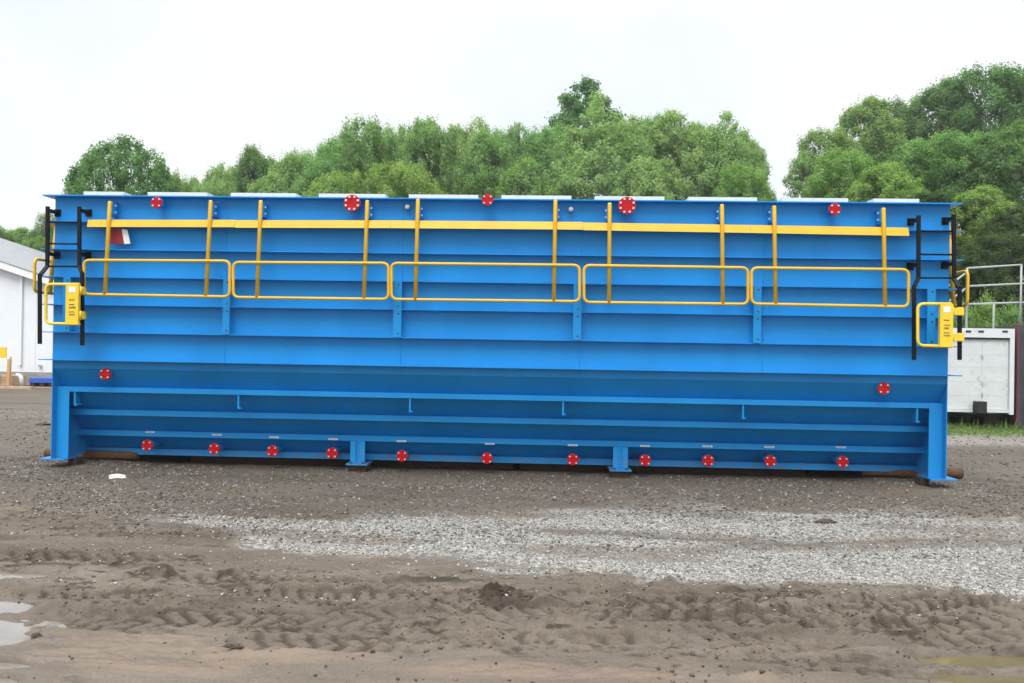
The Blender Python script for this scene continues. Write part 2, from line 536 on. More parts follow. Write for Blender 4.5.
def height(x, y):
    z = terrain(x, y)
    near = 1 - sst(1.5, 6, y)
    nearm = near * (1 - sst(8, 14, np.abs(x)))
    mud = sst(-0.25, 0.25, mud_far(x) - y + 0.25 * fbm(x, y, 1.3, 3, 5))
    z = z + 0.022 * fbm(x, y, 0.35, 3, 20) * (1 - sst(15, 40, np.abs(y)))
    z = z + nearm * (0.010 * fbm(x, y * 1.4, 1.6, 4, 30) + 0.0035 * fbm(x, y, 14, 3, 41))
    # churned mud: torn lumps
    lump = fbm(x, y * 1.3, 5.0, 4, 60, 0.6)
    patch = sst(-0.1, 0.5, fbm(x * 0.6, y * 1.6, 0.9, 3, 70))
    z = z + nearm * mud * (0.0025 * lump * (0.3 + patch) + 0.010 * np.maximum(0, lump - 0.75) * patch + 0.005 * fbm(x * 0.35, y * 2.6, 5.0, 4, 66, 0.6) + 0.0040 * fbm(x, y * 1.4, 17, 3, 68, 0.65) + 0.009 * np.maximum(0, fbm(x, y * 1.3, 11, 2, 69) - 0.45) * sst(-0.2, 0.5, fbm(x * 0.5, y * 2, 1.2, 3, 71)))
    far_ = sst(-6.95, -6.2, y + 0.1 * fbm(x, y, 2, 2, 55))
    z = z + nearm * mud * far_ * 0.016 * sst(-0.07, 0.07, torn(x, y, 0)) * sst(-0.4, 0.05, fbm(x * 0.6, y * 1.8, 1.2, 3, 521))
    z = z + nearm * mud * far_ * 0.011 * sst(-0.10, 0.10, torn(x, y, 1)) * sst(-0.25, 0.2, fbm(x * 0.6, y * 1.8, 1.5, 3, 531))
    # long shallow wheel ruts in the mud, roughly along x
    yy = y + 0.10 * x * 0.12 + 0.05 * vnoise(x * 0.7, y * 0.2, 81)
    z = z + nearm * mud * 0.012 * vnoise(x * 0.35, yy * 7, 83)
    for A, B, wid, dep, per, mode in TRACKS:
        d = B - A
        ln = np.linalg.norm(d); d = d / ln
        u = (x - A[0]) * d[0] + (y - A[1]) * d[1]
        v = -(x - A[0]) * d[1] + (y - A[1]) * d[0]
        v = v + 0.02 * vnoise(u * 1.5, u * 0, 90)
        inside = sst(0, 0.5, u) * (1 - sst(ln - 0.5, ln, u)) * sst(-1.2, -0.4, vnoise(u * 1.1, v * 2, int(wid * 1000) + 7) + 0.1)
        h = wid / 2
        av = np.abs(v)
        rough = 0.55 + 0.45 * vnoise(u * 2.3, v * 4, 103)
        bowl = (1 - sst(h * 0.92, h * 1.0, av))
        berm = np.exp(-((av - h * 1.20) / 0.030) ** 2) * (0.6 + 0.8 * fbm(u, v, 7, 3, 91))
        edge = np.exp(-((v + h * 0.96 + 0.012 * vnoise(u * 8, u * 0, 92)) / 0.017) ** 2) * sst(-0.3, 0.3, vnoise(u * 1.7, v * 0, 94) + 0.2)
        edge = edge + 0.7 * np.exp(-((v - h * 0.96 + 0.010 * vnoise(u * 8, u * 0, 93)) / 0.016) ** 2) * sst(-0.2, 0.4, vnoise(u * 1.9, v * 0, 96))
        if mode == 'lug':
            ph = (u + 0.35 * v + 0.02 * vnoise(u * 5, v * 5, 95)) / per + 0.5 * (v > 0)
            fr = ph - np.floor(ph)
            cut = sst(0.0, 0.07, fr) * (1 - sst(0.28, 0.42, fr)) * sst(h * 0.05, h * 0.2, av)
        elif mode == 'chev':
            ph = (u + 0.8 * av + 0.015 * vnoise(u * 5, v * 5, 97)) / per
            fr = ph - np.floor(ph)
            cut = sst(0.0, 0.09, fr) * (1 - sst(0.34, 0.5, fr))
        else:
            cut = 0.4 * sst(0.0, 0.8, fbm(u, v, 8, 3, 98))
        prof = bowl * (-0.30 * dep - 0.7 * cut * dep * rough) + berm * dep * 0.45 * (1 + 0.5 * (v > 0)) - edge * dep * 0.7
        tear = np.maximum(0, fbm(u, v, 13, 2, 107) - 0.15) * np.exp(-((av - h * 1.02) / 0.055) ** 2) * sst(-0.3, 0.4, vnoise(u * 1.3, v * 2, 108))
        prof = prof + 0.030 * tear
        CHURN_SHADE[:] = [np.maximum(CHURN_SHADE[0], inside * np.maximum(bowl * (0.26 + 0.74 * cut), np.minimum(1, edge) * 1.0))] if len(CHURN_SHADE) and np.shape(CHURN_SHADE[0]) == np.shape(inside) else [inside * np.maximum(bowl * (0.26 + 0.74 * cut), np.minimum(1, edge) * 1.0)]
        z = z + inside * prof * 1.15
    for (p, a, b, hh) in CLOD:
        c = atz(*p)
        q = ((x - c[0]) / a) ** 2 + ((y - c[1]) / b) ** 2
        m_ = np.exp(-q * 1.2)
        z = z + m_ * hh * (0.35 + np.abs(fbm(x, y, 9, 3, 120, 0.6)))
    for (p, a, b, dd) in PUD:
        c = atz(*p)
        q = ((x - c[0]) / a) ** 2 + ((y - c[1]) / b) ** 2 + 0.45 * fbm(x, y, 2.6, 3, 140)
        m_ = 1 - sst(0.3, 1.25, q)
        z = z * (1 - 0.75 * m_) - dd * m_ 
    # packed flat under and beside the tank
    under = (1 - sst(0.1, 0.8, np.abs(y - 1.6) - 1.9)) * (1 - sst(0.1, 0.9, np.abs(x) - 6.4))
    dip = -0.07 + 0.045 * sst(5.0, 5.7, np.abs(x))
    z = z * (1 - under) + under * (dip + 0.006 * fbm(x, y, 3, 4, 33))
    return z

def axis(fine0, fine1, step, lo, hi, g=1.09, smax=12):
    a = list(np.arange(fine0, fine1 + 1e-6, step))
    s = step; v = fine0; left = []
    while v > lo:
        s = min(s * g, smax); v -= s; left.append(v)
    s = step; v = a[-1]; right = []
    while v < hi:
        s = min(s * g, smax); v += s; right.append(v)
    return np.array(left[::-1] + a + right)
xs = axis(-4.6, 5.4, 0.017, -420, 420)
ys = axis(-7.35, -3.2, 0.0125, -60, 420, 1.06)
GX, GY = np.meshgrid(xs, ys)
GZ = height(GX, GY)
churn_shade = CHURN_SHADE[0] * sst(-1.2, -0.2, fbm(GX, GY, 1.5, 3, 55))
def grid_mesh(name, X, Y, Z):
    ny, nx = X.shape
    v = np.stack([X, Y, Z], -1).reshape(-1, 3)
    i = np.arange(ny * nx).reshape(ny, nx)
    f = np.stack([i[:-1, :-1], i[:-1, 1:], i[1:, 1:], i[1:, :-1]], -1).reshape(-1, 4)
    me = bpy.data.meshes.new(name)
    me.vertices.add(len(v)); me.vertices.foreach_set('co', v.ravel())
    me.loops.add(f.size); me.loops.foreach_set('vertex_index', f.ravel().astype(np.int32))
    me.polygons.add(len(f)); me.polygons.foreach_set('loop_start', np.arange(0, f.size, 4, dtype=np.int32))
    me.polygons.foreach_set('use_smooth', np.ones(len(f), bool))
    me.update(calc_edges=True)
    return me
gme = grid_mesh('ground', GX, GY, GZ)
def put_attr(me, name, a):
    t = me.attributes.new(name, 'FLOAT', 'POINT')
    t.data.foreach_set('value', np.ascontiguousarray(a, np.float32).ravel())
def gravel_mask(x, y):
    n = 0.16 * fbm(x, y * 2, 1.6, 4, 200)
    n = n + 0.06 * fbm(x, y * 2, 7, 3, 204)
    g = sst(-0.22, 0.32, g_far(x) - y + n * 1.6) * sst(-0.12, 0.26, y - g_near(x) + n * 1.1)
    s = np.exp(-((y - streak(x) + 0.5 * n) / 0.10) ** 2) * sst(0.2, 1.0, x) 
    g = g * (1 - 0.85 * s)
    g = g * (0.30 + 0.70 * sst(-0.55, 0.15, fbm(x * 0.45, y * 2.4, 1.3, 4, 210)))
    g = g * sst(-3.6, -2.2, x + 0.4 * n)
    far = sst(6.2, 6.8, x) * sst(4.6, 5.2, y + 0.3 * n) * (1 - sst(6.7, 7.3, y)) * 0.55
    left = sst(6.4, 7.2, -x) * sst(5, 8, y + n) * 0.35 * sst(-0.4, 0.4, fbm(x * 0.5, y * 1.5, 0.8, 3, 220))
    return np.maximum(g, np.maximum(far, left))
grav = gravel_mask(GX, GY) * (1 - sst(9, 14, np.abs(GX)))
mudm = sst(-0.3, 0.3, mud_far(GX) - GY + 0.25 * fbm(GX, GY, 1.3, 3, 5)) * (1 - sst(10, 16, np.abs(GX))) * sst(-11, -8, GY)
och = np.zeros_like(GX)
for p, a, b in OCH:
    c = atz(*p)
    q = ((GX - c[0]) / a) ** 2 + ((GY - c[1]) / b) ** 2 + 0.6 * fbm(GX, GY, 2.5, 3, 160)
    och = np.maximum(och, 1 - sst(0.3, 1.3, q))
wet = np.zeros_like(GX)
for p, a, b, dd in PUD:
    c = atz(*p)
    q = ((GX - c[0]) / (a * 1.5)) ** 2 + ((GY - c[1]) / (b * 2.0)) ** 2 + 0.5 * fbm(GX, GY, 2.6, 3, 140)
    wet = np.maximum(wet, 1 - sst(0.5, 1.4, q))
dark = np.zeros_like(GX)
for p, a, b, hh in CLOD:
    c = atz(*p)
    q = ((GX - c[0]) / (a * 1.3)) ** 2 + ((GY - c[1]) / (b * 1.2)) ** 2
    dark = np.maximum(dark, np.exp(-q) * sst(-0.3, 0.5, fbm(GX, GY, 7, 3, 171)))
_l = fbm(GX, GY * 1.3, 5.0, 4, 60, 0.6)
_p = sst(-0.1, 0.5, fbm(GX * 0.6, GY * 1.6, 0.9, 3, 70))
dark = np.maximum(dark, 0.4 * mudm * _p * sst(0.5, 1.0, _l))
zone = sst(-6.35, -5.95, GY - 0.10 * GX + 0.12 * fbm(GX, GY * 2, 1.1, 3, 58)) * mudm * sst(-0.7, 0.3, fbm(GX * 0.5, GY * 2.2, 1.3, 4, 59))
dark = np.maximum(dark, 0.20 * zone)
dark = np.maximum(dark, (0.74 + 0.12 * zone) * churn_shade * mudm)  # darker churned mud; tread cuts and rims carry painted shade
dark = np.maximum(dark, 0.85 * crack_shade(GX, GY) * mudm)
green = sst(6.7, 7.3, GY + 0.35 * fbm(GX, GY, 0.8, 3, 180) - 0.18 * (GX - 11)) * sst(6.0, 8.0, GX)
green = np.maximum(green, sst(22, 30, GY))
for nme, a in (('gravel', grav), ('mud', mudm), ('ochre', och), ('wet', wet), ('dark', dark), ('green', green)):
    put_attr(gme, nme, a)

def ground_material():
    m, t, b = mat_new('muddy_gravel_yard')
    lk = t.links.new
    geo = t.nodes.new('ShaderNodeNewGeometry')
    pos = geo.outputs['Position']
    def attr(n):
        a = t.nodes.new('ShaderNodeAttribute'); a.attribute_name = n
        return a.outputs['Fac']
    def mixc(f, c1, c2):
        x = t.nodes.new('ShaderNodeMixRGB')
        if isinstance(f, float): x.inputs['Fac'].default_value = f
        else: lk(f, x.inputs['Fac'])
        for k, c in (('Color1', c1), ('Color2', c2)):
            if isinstance(c, tuple): x.inputs[k].default_value = (*c, 1)
            else: lk(c, x.inputs[k])
        return x.outputs['Color']
    def mth(op, a, b_):
        x = t.nodes.new('ShaderNodeMath'); x.operation = op
        for i, q in enumerate((a, b_)):
            if isinstance(q, (int, float)): x.inputs[i].default_value = q
            else: lk(q, x.inputs[i])
        return x.outputs[0]
    # packed stony dirt: stones of many greys in brown fines
    big = noise(t, 0.55, 6, 0.6, pos, (0.5, 1.6, 1))
    dirt = ramp_node(t, [(0.3, (0.078, 0.060, 0.043)), (0.5, (0.115, 0.094, 0.072)), (0.7, (0.140, 0.109, 0.080))])
    lk(big.outputs['Fac'], dirt.inputs['Fac'])
    vor = t.nodes.new('ShaderNodeTexVoronoi'); vor.inputs['Scale'].default_value = 34
    wn = noise(t, 9, 3, 0.5, pos)
    wadd = t.nodes.new('ShaderNodeVectorMath'); wadd.operation = 'MULTIPLY_ADD'
    lk(wn.outputs['Color'], wadd.inputs[0]); wadd.inputs[1].default_value = (0.05, 0.05, 0.05); lk(pos, wadd.inputs[2])
    lk(wadd.outputs['Vector'], vor.inputs['Vector'])
    vs = t.nodes.new('ShaderNodeSeparateColor'); lk(vor.outputs['Color'], vs.inputs['Color'])
    stone = ramp_node(t, [(0.0, (0.04, 0.034, 0.028)), (0.45, (0.095, 0.083, 0.070)), (0.8, (0.17, 0.155, 0.138)), (1.0, (0.32, 0.31, 0.29))])
    lk(vs.outputs['Red'], stone.inputs['Fac'])
    sel = ramp_node(t, [(0.45, (0, 0, 0)), (0.62, (1, 1, 1))])
    n5 = noise(t, 2.3, 5, 0.65, pos, (0.6, 1.5, 1)); lk(n5.outputs['Fac'], sel.inputs['Fac'])
    base = mixc(mth('MULTIPLY', sel.outputs['Color'], 0.55), dirt.outputs['Color'], stone.outputs['Color'])
    # mud
    mn = noise(t, 1.1, 7, 0.62, pos, (0.45, 1.5, 1))
    mud = ramp_node(t, [(0.28, (0.098, 0.077, 0.058)), (0.5, (0.152, 0.125, 0.098)), (0.72, (0.200, 0.171, 0.139))])
    lk(mn.outputs['Fac'], mud.inputs['Fac'])
    fine = noise(t, 55, 5, 0.7, pos)
    fr = ramp_node(t, [(0.25, (0.62, 0.62, 0.62)), (0.6, (1, 1, 1))]); lk(fine.outputs['Fac'], fr.inputs['Fac'])
    mm = t.nodes.new('ShaderNodeMixRGB'); mm.blend_type = 'MULTIPLY'; mm.inputs['Fac'].default_value = 1
    lk(mud.outputs['Color'], mm.inputs['Color1']); lk(fr.outputs['Color'], mm.inputs['Color2'])
    base = mixc(attr('mud'), base, mm.outputs['Color'])
    base = mixc(mth('MULTIPLY', attr('ochre'), 0.6), base, (0.185, 0.128, 0.082))
    base = mixc(mth('MULTIPLY', attr('dark'), 0.92), base, (0.034, 0.027, 0.021))  # moist clods and tracks, plus shade painted in cuts and torn edges
    gst = ramp_node(t, [(0.0, (0.12, 0.113, 0.103)), (0.35, (0.24, 0.23, 0.213)), (0.75, (0.34, 0.33, 0.308)), (1.0, (0.45, 0.44, 0.42))])
    lk(vs.outputs['Green'], gst.inputs['Fac'])
    base = mixc(attr('gravel'), base, gst.outputs['Color'])
    base = mixc(mth('MULTIPLY', attr('wet'), 0.45), base, (0.13, 0.105, 0.082))
    gn = noise(t, 3, 6, 0.65, pos)
    gr = ramp_node(t, [(0.3, (0.085, 0.125, 0.040)), (0.7, (0.16, 0.20, 0.07))]); lk(gn.outputs['Fac'], gr.inputs['Fac'])
    base = mixc(attr('green'), base, gr.outputs['Color'])
    lk(base, b.inputs['Base Color'])
    rg = t.nodes.new('ShaderNodeMapRange'); rg.inputs['To Min'].default_value = 0.62; rg.inputs['To Max'].default_value = 0.9
    lk(mn.outputs['Fac'], rg.inputs['Value']); rg.inputs['From Min'].default_value = 0.3; rg.inputs['From Max'].default_value = 0.65
    ro = mth('SUBTRACT', rg.outputs['Result'], mth('MULTIPLY', attr('wet'), 0.30))
    ro = mth('SUBTRACT', ro, mth('MULTIPLY', attr('ochre'), 0.40))
    ro = mth('ADD', ro, mth('MULTIPLY', attr('gravel'), 0.2))
    ro = mth('ADD', ro, mth('MULTIPLY', attr('dark'), 0.3))
    lk(ro, b.inputs['Roughness'])
    lk(mth('ADD', mth('MULTIPLY', attr('ochre'), 0.25), mth('SUBTRACT', 0.28, mth('MULTIPLY', attr('dark'), 0.22))), b.inputs['Specular IOR Level'])
    crumb = noise(t, 20, 6, 0.7, pos)
    inv = mth('SUBTRACT', 0.35, vor.outputs['Distance'])
    h = mth('ADD', mth('MULTIPLY', mth('MULTIPLY', inv, mth('SUBTRACT', 1.0, mth('MULTIPLY', attr('mud'), 0.85))), 0.012), mth('ADD', mth('MULTIPLY', fine.outputs['Fac'], 0.0042), mth('MULTIPLY', crumb.outputs['Fac'], 0.010)))
    bp = t.nodes.new('ShaderNodeBump'); bp.inputs['Strength'].default_value = 0.8; bp.inputs['Distance'].default_value = 1.0
    lk(h, bp.inputs['Height']); lk(bp.outputs['Normal'], b.inputs['Normal'])
    return m
gme.materials.append(ground_material())
ground = link('ground', gme)
ground['kind'] = 'structure'

# water standing in the hollows
def water_material(name, lo, hi):
    m, t, b = mat_new(name)
    n = noise(t, 2.0, 4, 0.6)
    r = ramp_node(t, [(0.3, lo), (0.7, hi)])
    t.links.new(n.outputs['Fac'], r.inputs['Fac'])
    t.links.new(r.outputs['Color'], b.inputs['Base Color'])
    b.inputs['Roughness'].default_value = 0.09
    b.inputs['IOR'].default_value = 1.5
    n2 = noise(t, 14, 2, 0.5)
    bump(t, b, n2.outputs['Fac'], 0.06, 0.01)
    return m
OLIVE = water_material('olive_water', (0.10, 0.080, 0.040), (0.14, 0.115, 0.065))
PALE = water_material('sky_pale_water', (0.15, 0.14, 0.122), (0.23, 0.218, 0.195))  # sky reflection painted in as a paler base colour
for (p, a, b_, dd) in PUD:
    c = atz(*p)
    mb = MB()
    n = 40
    ring = []
    for k in range(n):
        tt = 2 * math.pi * k / n
        ring.append((c[0] + a * 1.35 * math.cos(tt), c[1] + b_ * 1.35 * math.sin(tt), -dd * 0.42))
    mb.add(ring + [(c[0], c[1], -dd * 0.42)], [(k, (k + 1) % n, n) for k in range(n)])
    o = mb.build('puddle', OLIVE if c[0] > 0 else PALE)
    o['kind'] = 'structure'

# loose stones lying on the yard
def make_gravel():
    blk = np.array([(x, y, z) for z in (-1, 1) for y in (-1, 1) for x in (-1, 1)], float) / 3 ** 0.5
    fc = np.array([(0, 2, 3, 1), (4, 5, 7, 6), (0, 1, 5, 4), (1, 3, 7, 5), (3, 2, 6, 7), (2, 0, 4, 6)])
    P = []; S = []; K = []
    def sow(n, x0, x1, y0, y1, prob, smin, smax, kind):
        x = rng.uniform(x0, x1, n); y = rng.uniform(y0, y1, n)
        keep = rng.random(n) < prob(x, y)
        x = x[keep]; y = y[keep]
        s = smin + (smax - smin) * rng.random(len(x)) ** 2.2
        P.append(np.stack([x, y], -1)); S.append(s); K.append(np.full(len(x), kind))
    sow(105000, -4, 8.5, -5.6, -2.2, lambda x, y: 0.025 + 0.94 * gravel_mask(x, y) ** 1.4, 0.005, 0.015, 0)
    sow(52000, -7.5, 9, -3.9, 0.8, lambda x, y: (0.25 + 0.75 * sst(-0.3, 0.5, fbm(x, y * 1.6, 0.9, 3, 300))), 0.005, 0.019, 1)
    sow(5000, -5, 6, -7.3, -4.2, lambda x, y: 0.14 + 0.0 * x, 0.004, 0.010, 2)
    sow(2600, -4, 6, -7.2, -4.6, lambda x, y: sst(0.1, 0.7, fbm(x, y, 1.1, 3, 310)), 0.006, 0.017, 3)
    sow(4500, -14, -6.3, -3.5, 9, lambda x, y: 0.7 + 0 * x, 0.008, 0.026, 1)
    sow(4500, 6.4, 15, -3.5, 7.5, lambda x, y: 0.8 + 0 * x, 0.008, 0.026, 1)
    for A, B, wid, dep, per, mode in TRACKS:
        d = B - A; ln = np.linalg.norm(d); d = d / ln
        k = int(ln * 100)
        u = rng.uniform(0.1, 1, k) * ln
        v = np.where(rng.random(k) < 0.5, rng.normal(wid * 0.55, 0.035, k), np.where(rng.random(k) < 0.5, rng.normal(-wid * 0.55, 0.03, k), rng.uniform(-wid, wid, k) * 0.5))
        q = np.stack([A[0] + d[0] * u - d[1] * v, A[1] + d[1] * u + d[0] * v], -1)
        q = q[fbm(q[:, 0], q[:, 1] * 1.5, 1.6, 2, 333) > -0.15]
        P.append(q); S.append(0.003 + 0.009 * rng.random(len(q)) ** 3); K.append(np.full(len(q), 2))
    P = np.concatenate(P); S = np.concatenate(S); K = np.concatenate(K)
    n = len(P)
    z = height(P[:, 0], P[:, 1])
    v = np.repeat(blk[None], n, 0) * (1 + 0.18 * rng.standard_normal((n, 8, 1))) + 0.14 * rng.standard_normal((n, 8, 3))
    v *= np.array([1, 1, 1.0])[None, None] * (0.7 + 0.6 * rng.random((n, 1, 3))) * np.array([1, 1, 0.75])
    a = rng.random(n) * 2 * math.pi
    ca, sa = np.cos(a)[:, None], np.sin(a)[:, None]
    vx = v[..., 0] * ca - v[..., 1] * sa; vy = v[..., 0] * sa + v[..., 1] * ca
    v = np.stack([vx, vy, v[..., 2]], -1) * S[:, None, None]
    v += np.stack([P[:, 0], P[:, 1], z + S * 0.28], -1)[:, None]
    f = (fc[None] + (np.arange(n) * 8)[:, None, None]).reshape(-1, 4)
    me = bpy.data.meshes.new('gravel')
    me.vertices.add(n * 8); me.vertices.foreach_set('co', v.ravel())
    me.loops.add(f.size); me.loops.foreach_set('vertex_index', f.ravel().astype(np.int32))
    me.polygons.add(len(f)); me.polygons.foreach_set('loop_start', np.arange(0, f.size, 4, dtype=np.int32))
    me.update(calc_edges=True)
    tone = rng.random(n)
    put_attr(me, 'tone', np.repeat(tone, 8)); put_attr(me, 'sort', np.repeat(K.astype(float), 8))
    m, t, b = mat_new('loose_stone')
    lk = t.links.new
    a1 = t.nodes.new('ShaderNodeAttribute'); a1.attribute_name = 'tone'
    a2 = t.nodes.new('ShaderNodeAttribute'); a2.attribute_name = 'sort'
    r0 = ramp_node(t, [(0.0, (0.12, 0.113, 0.103)), (0.35, (0.27, 0.262, 0.245)), (0.85, (0.38, 0.37, 0.35)), (1.0, (0.50, 0.49, 0.46))])
    r1 = ramp_node(t, [(0.0, (0.055, 0.046, 0.038)), (0.45, (0.125, 0.107, 0.090)), (0.8, (0.17, 0.152, 0.130)), (1.0, (0.40, 0.38, 0.35))])
    r2 = ramp_node(t, [(0.0, (0.055, 0.044, 0.034)), (0.6, (0.110, 0.089, 0.069)), (1.0, (0.19, 0.158, 0.125))])
    for r in (r0, r1, r2): lk(a1.outputs['Fac'], r.inputs['Fac'])
    g1 = t.nodes.new('ShaderNodeMath'); g1.operation = 'GREATER_THAN'; g1.inputs[1].default_value = 0.5; lk(a2.outputs['Fac'], g1.inputs[0])
    g2 = t.nodes.new('ShaderNodeMath'); g2.operation = 'GREATER_THAN'; g2.inputs[1].default_value = 1.5; lk(a2.outputs['Fac'], g2.inputs[0])
    x1 = t.nodes.new('ShaderNodeMixRGB'); lk(g1.outputs[0], x1.inputs['Fac']); lk(r0.outputs['Color'], x1.inputs['Color1']); lk(r1.outputs['Color'], x1.inputs['Color2'])
    x2 = t.nodes.new('ShaderNodeMixRGB'); lk(g2.outputs[0], x2.inputs['Fac']); lk(x1.outputs['Color'], x2.inputs['Color1']); lk(r2.outputs['Color'], x2.inputs['Color2'])
    lk(x2.outputs['Color'], b.inputs['Base Color'])
    b.inputs['Roughness'].default_value = 0.8
    me.materials.append(m)
    o = link('gravel', me)
    o['kind'] = 'stuff'
make_gravel()

# ------------------------------------------------------------------ the blue tank
tank = thing('steel_tank', 'long blue steel tank with ribbed walls standing on timbers across the yard', 'tank', (0, 0, 0))
W = 6.1
ZF, ZK = 0.10, 1.36             # underside, knuckle where the hopper begins
DEP = 3.3
SL = 0.80
def slope_y(z):
    return SL * (ZK - z)
Z1, SPC = 3.3799, 0.3815
ZS = [Z1 - SPC * i for i in range(6)]
MB().box(-W + 0.012, W - 0.012, 0.0, 0.012, ZK, 3.735).build('front_wall', BLUE, tank)
MB().prism([(0.0, ZK - 0.001), (0.012, ZK - 0.001), (slope_y(ZF) + 0.012, ZF), (slope_y(ZF), ZF)], -W + 0.012, W - 0.012).build('hopper_wall', BLUE, tank)
for s in (-1, 1):
    x0, x1 = (-W, -W + 0.011) if s < 0 else (W - 0.011, W)
    MB().box(x0, x1, 0.0, DEP, ZF, 3.735).build('end_wall', BLUE, tank)
MB().box(-W + 0.012, W - 0.012, DEP - 0.012, DEP, ZF, 3.735).build('rear_wall', BLUE, tank)
MB().box(-W + 0.012, W - 0.012, slope_y(ZF) + 0.02, DEP - 0.02, ZF, ZF + 0.012).build('floor_plate', BLUE, tank)
MB().box(-W + 0.02, W - 0.02, 0.02, DEP - 0.02, 3.70, 3.712).build('light_stop_plate', BLUE, tank)  # unseen plate added to keep light out of the tank
tf = MB()
tf.box(-W - 0.105, W + 0.105, -0.13, DEP + 0.1, 3.736, 3.752)
tf.build('top_flange', BLUE, tank)
for z in ZS:
    MB().box(-W - 0.13, W + 0.13, -0.12, -0.001, z, z + 0.012).build('stiffener', BLUE, tank)
    for s in (-1, 1):
        a, b = sorted((s * (W + 0.002), s * (W + 0.13)))
        MB().box(a, b, 0.001, DEP, z + 0.001, z + 0.011).build('end_stiffener', BLUE, tank)
for px_ in (-3.66, -1.22, 1.22, 3.66):
    for za, zb in zip([3.735] + ZS, ZS + [ZK]):
        if za - zb > 0.03:
            MB().tube([(px_ + random.uniform(-.004, .004), -0.0005, za - 0.004), (px_, -0.0005, zb + 0.016)], 0.003, 6).build('weld_seam', BLUE, tank)
# angle stiffeners across the hopper slope
LOW = [(0.10, 1.03, 1.10), (0.36, 0.685, 0.765), (0.61, 0.365, 0.445)]
for y, z0, z1 in LOW:
    ys_ = slope_y(z1) - 0.003
    MB().prism([(y, z0), (y + 0.010, z0), (y + 0.010, z1 - 0.010), (ys_, z1 - 0.010), (ys_, z1), (y, z1)], -W + 0.013, W - 0.013).build('angle_stiffener', BLUE, tank)
MB().prism([(0.84, 0.065), (0.85, 0.065), (0.85, 0.145), (slope_y(0.155) - .003, 0.145), (slope_y(0.155) - .003, 0.155), (0.84, 0.155)], -W + 0.013, W - 0.013).build('bottom_rail', BLUE, tank)
# corner legs: flange, and a foot plate that sticks out past the end
for s in (-1, 1):
    a, b = sorted((s * (W - 0.012), s * (W - 0.19)))
    lg = MB().box(a, b, 0.10, 0.112, 0.102, 1.03).build('corner_leg', BLUE, tank)
    a, b = sorted((s * (W + 0.15), s * (W - 0.20)))
    MB().box(a, b, 0.0, 0.42, 0.080, 0.099).build('foot_plate', BLUE, lg)
    a, b = sorted((s * (W - 0.012), s * (W - 0.06)))
    MB().box(a, b, 0.42, 1.15, 0.080, 0.099).build('sill_strip', BLUE, lg)
# intermediate feet, built from two flanges, a web and a base plate
for px in (357.5, 620.5):
    c = at(px, 455, 0.56)
    x = c[0]
    mf = MB()
    mf.box(x - 0.105, x - 0.030, 0.56, 0.575, 0.05, 0.364)
    mf.box(x + 0.030, x + 0.105, 0.56, 0.575, 0.05, 0.364)
    mf.box(x - 0.029, x + 0.029, 0.585, 0.60, 0.05, 0.364)
    mf.box(x - 0.030, x - 0.022, 0.575, 0.90, 0.05, 0.36)
    mf.box(x + 0.022, x + 0.030, 0.575, 0.90, 0.05, 0.36)
    ft = mf.build('support_foot', BLUE, tank)
    MB().box(x - 0.155, x + 0.155, 0.50, 0.92, 0.028, 0.049).build('base_plate', BLUE, ft)
    for sx in (-1, 1):
        MB().tube([(x + sx * 0.085, 0.535, 0.049), (x + sx * 0.085, 0.535, 0.075)], 0.016, 6).build('anchor_bolt', DARKBOLT, ft)
# vertical backing bars between the upper ribs
for px, py, wd in ((67.5, 280, 0.10), (226.7, 300, 0.095), (397.8, 300, 0.11), (577.5, 300, 0.11), (757.3, 300, 0.10), (931, 300, 0.105)):
    x = at(px, py, -0.12)[0]
    zt_, zb_ = ZS[2] - 0.001, ZS[4] + 0.013
    bb = MB().box(x - wd / 2, x + wd / 2, -0.135, -0.1205, zb_, zt_).build('backing_bar', BLUE, tank)
    for z in (zt_ - 0.04, ZS[3] - 0.05, ZS[3] + 0.05, zb_ + 0.05):
        MB().disc((x + 0.01, z), 0.014, -0.1365, -0.135, 10).build('bolt', DARKBOLT, bb)
# lugs hanging under the first hopper rib
for px, py in ((75, 397), (238.5, 402), (410, 408), (563, 411), (743, 412), (917, 413)):
    x = at(px, py, 0.12)[0]
    lb = MB()
    lb.box(x - 0.012, x + 0.012, 0.113, 0.24, 0.855, 1.029)
    lb.box(x - 0.012, x + 0.035, 0.113, 0.24, 0.835, 0.8545)
    lb.build('hanging_lug', BLUE, tank)
# flanged nozzles with red covers
def bolt_ring(parent, x, z, y, R, n, br, ph=0.0):
    for k in range(n):
        tt = 2 * math.pi * (k + 0.5) / n + ph
        o = link('bolt', BOLT_MESH[br], parent, (x + R * math.cos(tt), y, z + R * math.sin(tt)))
BOLT_MESH = {}
for r_ in (0.0125, 0.016):
    BOLT_MESH[r_] = MB().disc((0, 0), r_, -0.016, 0.0, 6).mesh('bolt', BOLT)
def nozzle(px, py, yf, yb, R, nb):
    c = at(px, py, yf)
    x, z = c[0], c[2]
    br = 0.016 if R > 0.1 else 0.0125
    p = MB()
    p.disc((x, z), R * 0.62, yf + 0.05, yb, 20)
    p.disc((x, z), R * 0.98, yf + 0.021, yf + 0.045, 24, 0.003)
    p = p.build('nozzle', BLUE, tank)
    MB().disc((x, z), R, yf, yf + 0.020, 28, 0.004).build('cover_plate', RED, p)
    bolt_ring(p, x, z, yf, R * 0.78, nb, br)
for px, py in ((147, 445.5), (214, 449), (272.3, 451), (332, 453.3), (401.8, 456), (487, 458.3), (573, 459.7), (645.3, 460.3), (708.3, 460.7), (770.5, 461), (843, 462)):
    nozzle(px, py, 0.55, 1.0, 0.082, 4)
nozzle(105, 374, -0.02, 0.25, 0.082, 4)
nozzle(884, 388.5, -0.02, 0.25, 0.082, 4)
